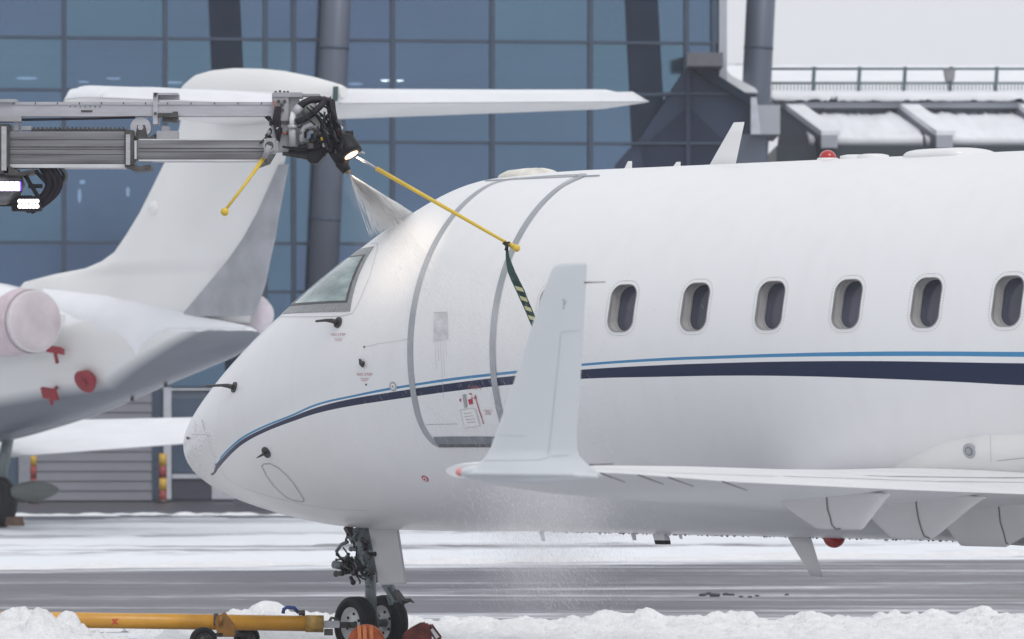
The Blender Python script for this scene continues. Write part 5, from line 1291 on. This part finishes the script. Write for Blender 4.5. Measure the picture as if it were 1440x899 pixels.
mb = MB(); mb.tube([sp_(709, 341, -.02), sp_(713, 346, -.03), sp_(712, 352, -.02)], .014, 8); mb.tube([sp_(707, 343, -.02), sp_(717, 341, -.03)], .008, 6); mb.build('knot', black_m, strap)

# ================================================================== SPRAY
def spray_mat(name, a, col=(.9, .9, .92)):
    m = bpy.data.materials.new(name); m.use_nodes = True; t = m.node_tree; t.nodes.clear(); L = t.links
    o = N(t, 'ShaderNodeOutputMaterial'); tr = N(t, 'ShaderNodeBsdfTransparent'); df = N(t, 'ShaderNodeBsdfDiffuse'); df.inputs[0].default_value = (*col, 1)
    tl = N(t, 'ShaderNodeBsdfTranslucent'); tl.inputs[0].default_value = (*col, 1)
    m0 = N(t, 'ShaderNodeMixShader'); L.new(df.outputs[0], m0.inputs[1]); L.new(tl.outputs[0], m0.inputs[2])
    mx = N(t, 'ShaderNodeMixShader'); mx.inputs[0].default_value = a; L.new(tr.outputs[0], mx.inputs[1]); L.new(m0.outputs[0], mx.inputs[2]); L.new(mx.outputs[0], o.inputs[0]); return m
noz = BO + nz0
tgt = SJ(600, 370)[0]; tgt = JM @ tgt
random.seed(21); mb = MB()
def streak(p, q, r):
    d = (q - p).normalized(); x = d.cross(Vector((0, 1, 0))).normalized(); y = x.cross(d)
    vs = [p] + [p.lerp(q, .5) + (x * math.cos(a) + y * math.sin(a)) * r for a in (0, 2.1, 4.2)] + [q]
    mb.add(vs, [(0, 1, 2), (0, 2, 3), (0, 3, 1), (4, 2, 1), (4, 3, 2), (4, 1, 3)], True)
# fan of streaks from the nozzle towards the crown ahead of the door
ends = []
for k in range(2600):
    w_ = min(1.06, max(-.06, random.gauss(.62, .27))); u = 521 + (574 - 521) * w_ ; v = 327 - (327 - 300) * w_
    e = at(u, v, 37.1 + random.uniform(-.15, .15)); ends.append(e)
    f0 = random.random() ** 1.2; f1 = min(1.08, f0 + random.uniform(.15, .5)); wob = Vector((random.gauss(0, .003), 0, random.gauss(0, .003)))
    streak(noz.lerp(e, f0) + wob * f0, noz.lerp(e, f1) + wob * f1, random.choice((.0006, .0009, .0013, .0026)) * (1 + .8 * f0))
for k in range(450):   # spray skimming on down the port side of the hull
    w_ = min(1, abs(random.gauss(0, .38))); a0 = random.random() ** 1.7; a1 = a0 + random.uniform(.03, .10)
    def sk(a): return JM @ SJ(556 - 34 * w_ + (112 + 10 * w_) * a, 299 + 26 * w_ + (140 + 60 * w_) * a, .03 + .12 * (1 - a) * hh)[0]
    hh = random.random(); streak(sk(a0), sk(a1), random.uniform(.0005, .0016) * (1 - .4 * a0))
o = mb.build('deicing_spray', spray_mat('spray_droplets', .45, (1, 1, 1)), kind='stuff'); o['label'] = 'white fan of deicing fluid sprayed from the nozzle onto the nose'; o['category'] = 'spray'
mb = MB(); random.seed(9)
for k in range(8000):   # droplets falling off the hull between the wing tip and the apron
    u = random.gauss(768, 58); v = random.uniform(560, 862); Y = random.uniform(30.5, 35.0)
    if v < 660 and random.random() < .75: continue
    u += (v - 700) * .16
    p = at(u, v, Y); l = random.uniform(.01, .045); streak(p, p + Vector((-l * .45, 0, l)), random.uniform(.0005, .0014))
for k in range(1400):
    u = random.gauss(690, 90); v = random.uniform(380, 640); Y = random.uniform(33.5, 35.6)
    p = at(u, v, Y); l = random.uniform(.015, .06); streak(p, p + Vector((-l * .6, 0, l)), random.uniform(.0005, .0012))
o = mb.build('falling_droplets', spray_mat('falling_drops', .35, (1, 1, 1)), kind='stuff'); o['label'] = 'fine droplets falling below the wing tip'; o['category'] = 'spray'
# mist as a soft volume
def mist(name, c, rad, rot, dens, label, ramp_noise=3.0):
    m = bpy.data.materials.new(name + '_vol'); m.use_nodes = True; t = m.node_tree; t.nodes.clear(); L = t.links
    o = N(t, 'ShaderNodeOutputMaterial'); pv = N(t, 'ShaderNodeVolumePrincipled'); pv.inputs['Color'].default_value = (1, 1, 1, 1); pv.inputs['Anisotropy'].default_value = .2
    tc = N(t, 'ShaderNodeTexCoord'); vl = N(t, 'ShaderNodeVectorMath', operation='LENGTH'); L.new(tc.outputs['Object'], vl.inputs[0])
    mr = N(t, 'ShaderNodeMapRange'); mr.interpolation_type = 'SMOOTHSTEP'; mr.inputs[1].default_value = 1; mr.inputs[2].default_value = .1; mr.inputs[3].default_value = 0; mr.inputs[4].default_value = dens; L.new(vl.outputs['Value'], mr.inputs[0])
    nz = N(t, 'ShaderNodeTexNoise'); nz.inputs['Scale'].default_value = ramp_noise; nz.inputs['Detail'].default_value = 2; L.new(tc.outputs['Object'], nz.inputs[0])
    mu = N(t, 'ShaderNodeMath', operation='MULTIPLY'); L.new(mr.outputs[0], mu.inputs[0]); L.new(nz.outputs[0], mu.inputs[1])
    L.new(mu.outputs[0], pv.inputs['Density']); L.new(pv.outputs[0], o.inputs['Volume'])
    mb = MB(); mb.ball((0, 0, 0), 1, 16); ob = mb.build(name, m, kind='stuff'); ob.location = c; ob.scale = rad; ob.rotation_euler = rot
    ob['label'] = label; ob['category'] = 'mist'
mist('spray_mist', at(770, 735, 33.2), (.62, 1.0, .80), (0, R_(10), 0), 1.2, 'soft mist hanging below the wing tip')
mist('spray_cloud', at(640, 420, 35.3), (1.25, .55, .38), (0, R_(42), 0), 1.1, 'thin mist blown over the cabin door')
mist('spray_plume', at(528, 298, 36.5), (.50, .14, .13), (0, R_(48), 0), 2.5, 'dense part of the spray plume below the nozzle')

mist('spray_drift', at(592, 352, 36.85), (.62, .22, .15), (0, R_(48), 0), 3.2, 'white drift of spray skimming over the hull ahead of the cabin door', 2.0)

# ================================================================== SECOND JET (parked behind)
KA = R_(52); KX, KY = -3.83, 72.0
KM = frame((KX, KY, 0), -KA)
jet2 = empty('parked_jet', 'parked white jet with snow on its tail behind the deicing boom', 'aircraft', (KX, KY, 0), -KA)
SK_ = Skin(KM, None)
def kp(u, v, t=0.0): return SK_.plane(u, v, -t)
def jet2_mat():
    m = bpy.data.materials.new('parked_jet_paint'); m.use_nodes = True; t = m.node_tree; L = t.links; b = t.nodes['Principled BSDF']; b.inputs['Roughness'].default_value = .22
    tc = N(t, 'ShaderNodeTexCoord'); sp = N(t, 'ShaderNodeSeparateXYZ'); L.new(tc.outputs['Object'], sp.inputs[0])
    (sa, za), (sb2, zb2) = kp(0, 556, 1.1), kp(100, 537, 1.05)
    k = (zb2 - za) / (sb2 - sa)
    ma = N(t, 'ShaderNodeMath', operation='MULTIPLY_ADD'); L.new(sp.outputs[0], ma.inputs[0]); ma.inputs[1].default_value = -k; ma.inputs[2].default_value = -(za - k * sa)
    ad = N(t, 'ShaderNodeMath', operation='ADD'); L.new(ma.outputs[0], ad.inputs[0]); L.new(sp.outputs[2], ad.inputs[1])
    (s_c, z_c), (s_d, z_d) = kp(130, 522, 1.0), kp(232, 464, .75); k2 = (z_d - z_c) / (s_d - s_c)
    mb2 = N(t, 'ShaderNodeMath', operation='MULTIPLY_ADD'); L.new(sp.outputs[0], mb2.inputs[0]); mb2.inputs[1].default_value = -k2; mb2.inputs[2].default_value = -(z_c - k2 * s_c)
    ad2 = N(t, 'ShaderNodeMath', operation='ADD'); L.new(mb2.outputs[0], ad2.inputs[0]); L.new(sp.outputs[2], ad2.inputs[1])
    mn = N(t, 'ShaderNodeMath', operation='MINIMUM'); L.new(ad.outputs[0], mn.inputs[0]); L.new(ad2.outputs[0], mn.inputs[1])
    mr = N(t, 'ShaderNodeMapRange'); mr.inputs[1].default_value = -.14; mr.inputs[2].default_value = .06; L.new(mn.outputs[0], mr.inputs[0])
    x = N(t, 'ShaderNodeMix', data_type='RGBA'); L.new(mr.outputs[0], x.inputs[0]); x.inputs[6].default_value = (.16, .175, .21, 1); x.inputs[7].default_value = (.74, .745, .735, 1)
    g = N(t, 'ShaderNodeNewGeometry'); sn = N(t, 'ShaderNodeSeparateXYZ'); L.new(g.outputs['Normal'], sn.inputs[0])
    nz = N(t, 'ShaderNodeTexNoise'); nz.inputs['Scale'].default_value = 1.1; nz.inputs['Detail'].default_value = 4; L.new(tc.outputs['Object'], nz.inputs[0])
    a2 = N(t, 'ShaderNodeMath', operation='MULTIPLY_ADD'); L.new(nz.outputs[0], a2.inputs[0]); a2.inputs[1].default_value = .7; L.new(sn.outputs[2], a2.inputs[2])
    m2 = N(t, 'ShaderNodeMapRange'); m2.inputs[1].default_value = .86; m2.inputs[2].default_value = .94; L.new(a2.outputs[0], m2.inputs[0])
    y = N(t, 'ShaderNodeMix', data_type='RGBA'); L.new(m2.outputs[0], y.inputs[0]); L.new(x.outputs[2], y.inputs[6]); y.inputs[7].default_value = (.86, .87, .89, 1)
    L.new(y.outputs[2], b.inputs['Base Color']); return m
k_m = jet2_mat()
TUBE = [(-420, 395, 650), (-250, 398, 645), (-120, 402, 637), (-40, 404, 627), (0, 405, 621), (60, 407, 605), (120, 412, 586), (180, 420, 562), (240, 436, 537), (290, 447, 517), (326, 454, 502), (345, 458, 490), (358, 462, 478), (362, 466, 472)]
ks = []
for u, a, b in TUBE:
    s, zt2 = kp(u, a); _, zb2 = kp(u, b); ks.append((s, (zt2 + zb2) / 2, (zt2 - zb2) / 2))
s_lo, s_hi = ks[0][0], ks[-1][0]; rg = []
for i in range(70):
    s = s_lo - 0 + (s_hi - s_lo) * i / 69; c = pchip([x[0] for x in ks], [x[1] for x in ks], s); h = pchip([x[0] for x in ks], [x[2] for x in ks], s)
    h = max(h, .03)
    rg.append([(s, h * .96 * math.cos(q), c + h * math.sin(q)) for q in [2 * math.pi * k / 48 for k in range(48)]])
body2 = MB().loft(rg).build('fuselage', k_m, jet2)
SB2 = Skin(KM, obvh(body2))
# fin
FL = [(462, 20, 352), (440, 20, 356), (412, 24, 366), (397, 36, 372), (386, 78, 374), (378, 122, 375), (368, 145, 376), (355, 163, 379), (330, 180, 384), (300, 198, 389), (270, 213, 394), (233, 231, 402), (193, 251, 414), (160, 258, 425), (140, 262, 425)]
rg = []
for v, a, b in FL:
    s0_, z = kp(a, v); s1_, _ = kp(b, v); rg.append([(x, y, z) for x, y in foil(s0_, s1_, .035 if v > 380 else .05, 20)])
fin_m = mat('fin_off_white', (.80, .80, .79), .5, var=.05, scale=.8)
fin2 = MB().loft(rg).build('fin', fin_m, jet2)
rg = []
for v, a, b in ((232, 396, 403), (300, 370, 390), (335, 353, 384.5), (365, 334, 377.5), (400, 306, 371), (440, 272, 358), (446, 276, 357)):
    s0_, z = kp(a, v); s1_, _ = kp(b, v); hw = .06 + .12 * min(1, max(0, (v - 232) / 150)); rg.append([(s0_, -hw, z), (s0_ + (s1_ - s0_) * .4, -hw * .85, z), (s1_ + .03, -.02, z), (s1_ + .03, .02, z), (s0_ + (s1_ - s0_) * .4, hw * .85, z), (s0_, hw, z)])
MB().loft(rg, smooth=False).build('rudder', mat('rudder_grey', (.36, .37, .40), .5, .1, var=.2, scale=3), jet2)
# fin cap
cap = [(259, 145, 150), (262, 127, 158), (268, 115, 166), (280, 105, 172), (300, 99, 176), (330, 96, 178), (370, 97, 174), (400, 100, 166), (440, 108, 158), (465, 115, 150), (478, 119, 142), (484, 122, 138)]
rg = []
for u, a, b in cap:
    s, z1 = kp(u, a); _, z0 = kp(u, b); r = (z1 - z0) / 2; rg.append([(s, min(r, .30) * .8 * math.cos(q), (z0 + z1) / 2 + r * math.sin(q)) for q in [2 * math.pi * k / 24 for k in range(24)]])
capo = MB().loft(rg).build('fin_cap', fin_m, jet2)
s, z = kp(479, 131); mb = MB(); mb.bar((s, -.10, z - .12), (s + .02, -.10, z + .09), .02, .1); mb.build('tail_lamp', mat('green_black', (.02, .07, .07), .3), jet2)
# tailplane with snow
for sg in (1, -1):
    kk = .925 if sg == 1 else 1.0; SE = [(.1, -.75, 2.0), (1.5 * kk, .0, 2.35), (3.5 * kk, 1.2, 2.8), (4.75 * kk, 1.95, 3.05), (5.0 * kk, 2.2, 3.1)]
    rg = []; rs = []
    for t, a, b in SE:
        z = 6.16 if sg == 1 else 6.22; z += .0 * t
        if sg == 1: z -= .10 * (t / 5)
        else: z += .16 * (t / 5)
        c = b - a; th = .12 if t < 4.9 * kk else .05
        rg.append([(a + c * x, -sg * t, z + c * th * y) for x, y in airfoil(14, .5)])
        af = airfoil(14, .5)[:15]
        up = [(a + c * x, -sg * t, z + c * th * y + .006) for x, y in af]; sn = [(a + c * (.02 + .96 * x), -sg * t, z + c * th * y + .01 + (.13 if 0 < x < 1 and t < 4.9 * kk else .01) * (1 + .3 * fbm(t, x, 4, 3, 2))) for x, y in af[::-1]]
        rs.append(up + sn)
    tpn = MB().loft(rg).build('tailplane', white_old, jet2); MB().loft(rs).build('snow_layer', snow_roof, tpn)
# engine nacelle with exhaust cover, port side
def nac(uc, vc, ru, rv, t):
    s, z = kp(uc, vc, t); r = rv * (KY - s * math.sin(KA) - t * math.cos(KA)) / F; return s, z, r
s, z, r = nac(50, 452, 38, 43, 1.75)
nc = MB().loft([[(s - d, -1.75 + rr * math.cos(q), z + dz + rr * math.sin(q)) for q in [2 * math.pi * k / 36 for k in range(36)]] for d, rr, dz in ((4.2, r * .9, .1), (4.3, r * 1.15, .1), (3.6, r * 1.35, .1), (2.0, r * 1.35, .08), (.9, r * 1.18, .04), (.15, r * 1.02, 0), (0, r, 0))]).build('engine_nacelle', k_m, jet2)
pk = mat('pale_pink_cover', (.60, .53, .56), .7, var=.15, scale=3, bump=.6)
MB().loft([[(s + d, -1.75 + rr * math.cos(q), z + rr * math.sin(q)) for q in [2 * math.pi * k / 36 for k in range(36)]] for d, rr in ((-.10, r * 1.03), (-.02, r * 1.03), (.0, r * .98), (.03, r * .80), (.04, .02))]).build('exhaust_cover', pk, nc)
MB().loft([[(s + d, -1.75 + rr * math.cos(q), z + rr * math.sin(q)) for q in [2 * math.pi * k / 36 for k in range(36)]] for d, rr in ((-.75, r * 1.16), (-.6, r * 1.13), (-.10, r * 1.05))], caps=False).build('nacelle_rear_ring', mat('pinkish_ring', (.60, .50, .54), .6), nc)
mb = MB(); mb.hexa([(s - 3.2, -.9, z - .06), (s - .5, -.9, z - .06), (s - .8, -1.5, z - .05), (s - 3.0, -1.5, z - .05)], [(s - 3.2, -.9, z + .12), (s - .5, -.9, z + .12), (s - .8, -1.5, z + .10), (s - 3.0, -1.5, z + .10)]); mb.build('pylon', white_old, jet2)
# snow mantle drooping over the rear fuselage
mb = MB()
top = [(60, 409), (100, 412), (150, 417), (200, 425), (240, 438), (290, 449), (330, 457), (346, 460)]
low = [(75, 432), (105, 446), (140, 465), (192, 497), (212, 472), (240, 461), (300, 462), (345, 463)]
vs = []
for (a, b), (c, d) in zip(top, low):
    for k in range(9):
        f = k / 8; u, v = a + (c - a) * f, b + 1.5 + (d - b) * f; p, n = SB2(u, v); vs.append(p + n * (.05 * math.sin(math.pi * min(1, .35 + f * .65)) + .004))
fs_ = [(i * 9 + k, i * 9 + k + 1, (i + 1) * 9 + k + 1, (i + 1) * 9 + k) for i in range(7) for k in range(8)]
mb.add(vs, fs_, True); mb.build('snow_mantle', snow_roof, jet2)
# tail cone cover
s, z = kp(362, 443, -.35); MB().loft([[(s + d, .35 + rr * .8 * math.cos(q), z + rr * math.sin(q)) for q in [2 * math.pi * k / 20 for k in range(20)]] for d, rr in ((-.6, .22), (-.2, .30), (.05, .28), (.22, .18), (.28, .02))]).build('far_exhaust_cover', mat('pink_white_cover', (.70, .64, .68), .6), jet2)
# red covers and flags
redc = mat('red_cover', (.28, .018, .03), .6, var=.2, scale=6)
p, n = SB2(126, 531); mb = MB(); mb.tube([p, p + n * .12], [.13, .19], 24); mb.tube([p + n * .12, p + n * .14], [.19, .185], 24); mb.tube([p + n * .14, p + n * .17], .05, 12); mb.build('round_red_cover', redc, jet2)
for (u, v, w_, h_) in ((89, 493, 26, 10), (80, 545, 24, 13)):
    p, n = SB2(u, v); k = 76 / F; mb = MB(); rt = Vector((math.cos(KA), math.sin(KA) * 0, 0)).normalized(); ex = (KM.inverted().to_3x3() @ Vector((1, 0, 0)))
    q = [p + n * .15 + ex * (w_ / 2 * k * a) + Vector((0, 0, (h_ / 2 * b - a * 2) * k)) for a, b in ((-1, 1), (.6, 1), (1, -1), (-.7, -1))]
    mb.prism(q, n * .05); mb.tube([p, p + n * .16], .03, 8); mb.tube([p + n * .16 + Vector((0, 0, -.05)), p + n * .12 + Vector((0, 0, -.2))], .03, 8); mb.build('red_intake_flag', redc, jet2)
for u, v in ((233, 550), (186, 569)):
    s, z = kp(u, v); s2, z2 = s, pchip([x[0] for x in ks], [x[1] - x[2] for x in ks], s); mb = MB(); mb.tube([(s, 0, z2 + .03), (s, 0, z2 - .05)], .03, 8); mb.build('drain_stub', probe_m, jet2)
s, z = kp(229, 293); MB().ball((s, -.16, z), .11, 10, (1.1, .5, 1)).build('fin_bump', white, jet2)
# wings (starboard one runs away to the right under the fuselage)
for sg in (-1, 1):
    SE = [(.9, -13.6, -8.0, 1.12, .5), (1.3, -13.2, -7.9, 1.13, .48), (5.0, -9.2, -6.3, 1.42, .26), (9.5, -5.4, -4.1, 1.82, .10)]
    rg = []; rs = []
    for t, a, b, z, th in SE:
        c = b - a; ang = math.sin(R_(2.2))
        rg.append([(a + c * x, -sg * t, z + (1 - x) * c * ang + th * y) for x, y in airfoil(16, .5)])
        af = airfoil(16, .5)[:17]; up = [(a + c * x, -sg * t, z + (1 - x) * c * ang + th * y + .005) for x, y in af]
        sn = [(a + c * (.02 + .72 * x), -sg * t, z + (1 - x) * c * ang + th * y + (.10 if 0 < x < 1 else .012)) for x, y in af[::-1]]; rs.append(up + sn)
    wn = MB().loft(rg).build('wing', white_old, jet2); MB().loft(rs).build('snow_layer', snow_roof, wn)
# main wheel and fairing at the left edge
Yw = 77.8; wl_ = at(-4, 705, Yw); loc = KM.inverted() @ Vector((wl_.x, wl_.y, .40))
wheel('main_wheel', jet2, loc, .41, .30, 0, rim=steel_d)
MB().tube([loc + Vector((0, .0, 0)), loc + Vector((.1, .2, 1.3))], .09, 12).build('main_strut', steel_b, jet2)
p0 = KM.inverted() @ at(45, 690, 77.5); mb = MB(); rg = []
for i in range(15):
    x = i / 14; r = .16 * math.sin(math.pi * min(1, .12 + x * .88)) ** .7 + .004; q0_ = KM.inverted() @ at(18 + 66 * x, 692 - 8 * x * 0 - 3 * x, 77.5)
    rg.append([q0_ + Vector((0, r * .6 * math.cos(q), r * math.sin(q))) for q in [2 * math.pi * k / 16 for k in range(16)]])
mb.loft(rg).build('flap_track_fairing', mat('olive_grey', (.13, .145, .14), .5), jet2)
mb = MB(); c = KM.inverted() @ at(14, 738, 77.2); mb.prism([c + Vector((-.15, 0, -.02)), c + Vector((.12, 0, -.02)), c + Vector((.05, 0, .12)), c + Vector((-.1, 0, .12))], (0, .2, 0)); 
o = mb.build('parked_jet_chock', mat('brown_chock', (.14, .08, .05), .7)); o.matrix_world = KM; tag(o, 'small brown chock at the parked jet wheel on the left edge', 'chock')
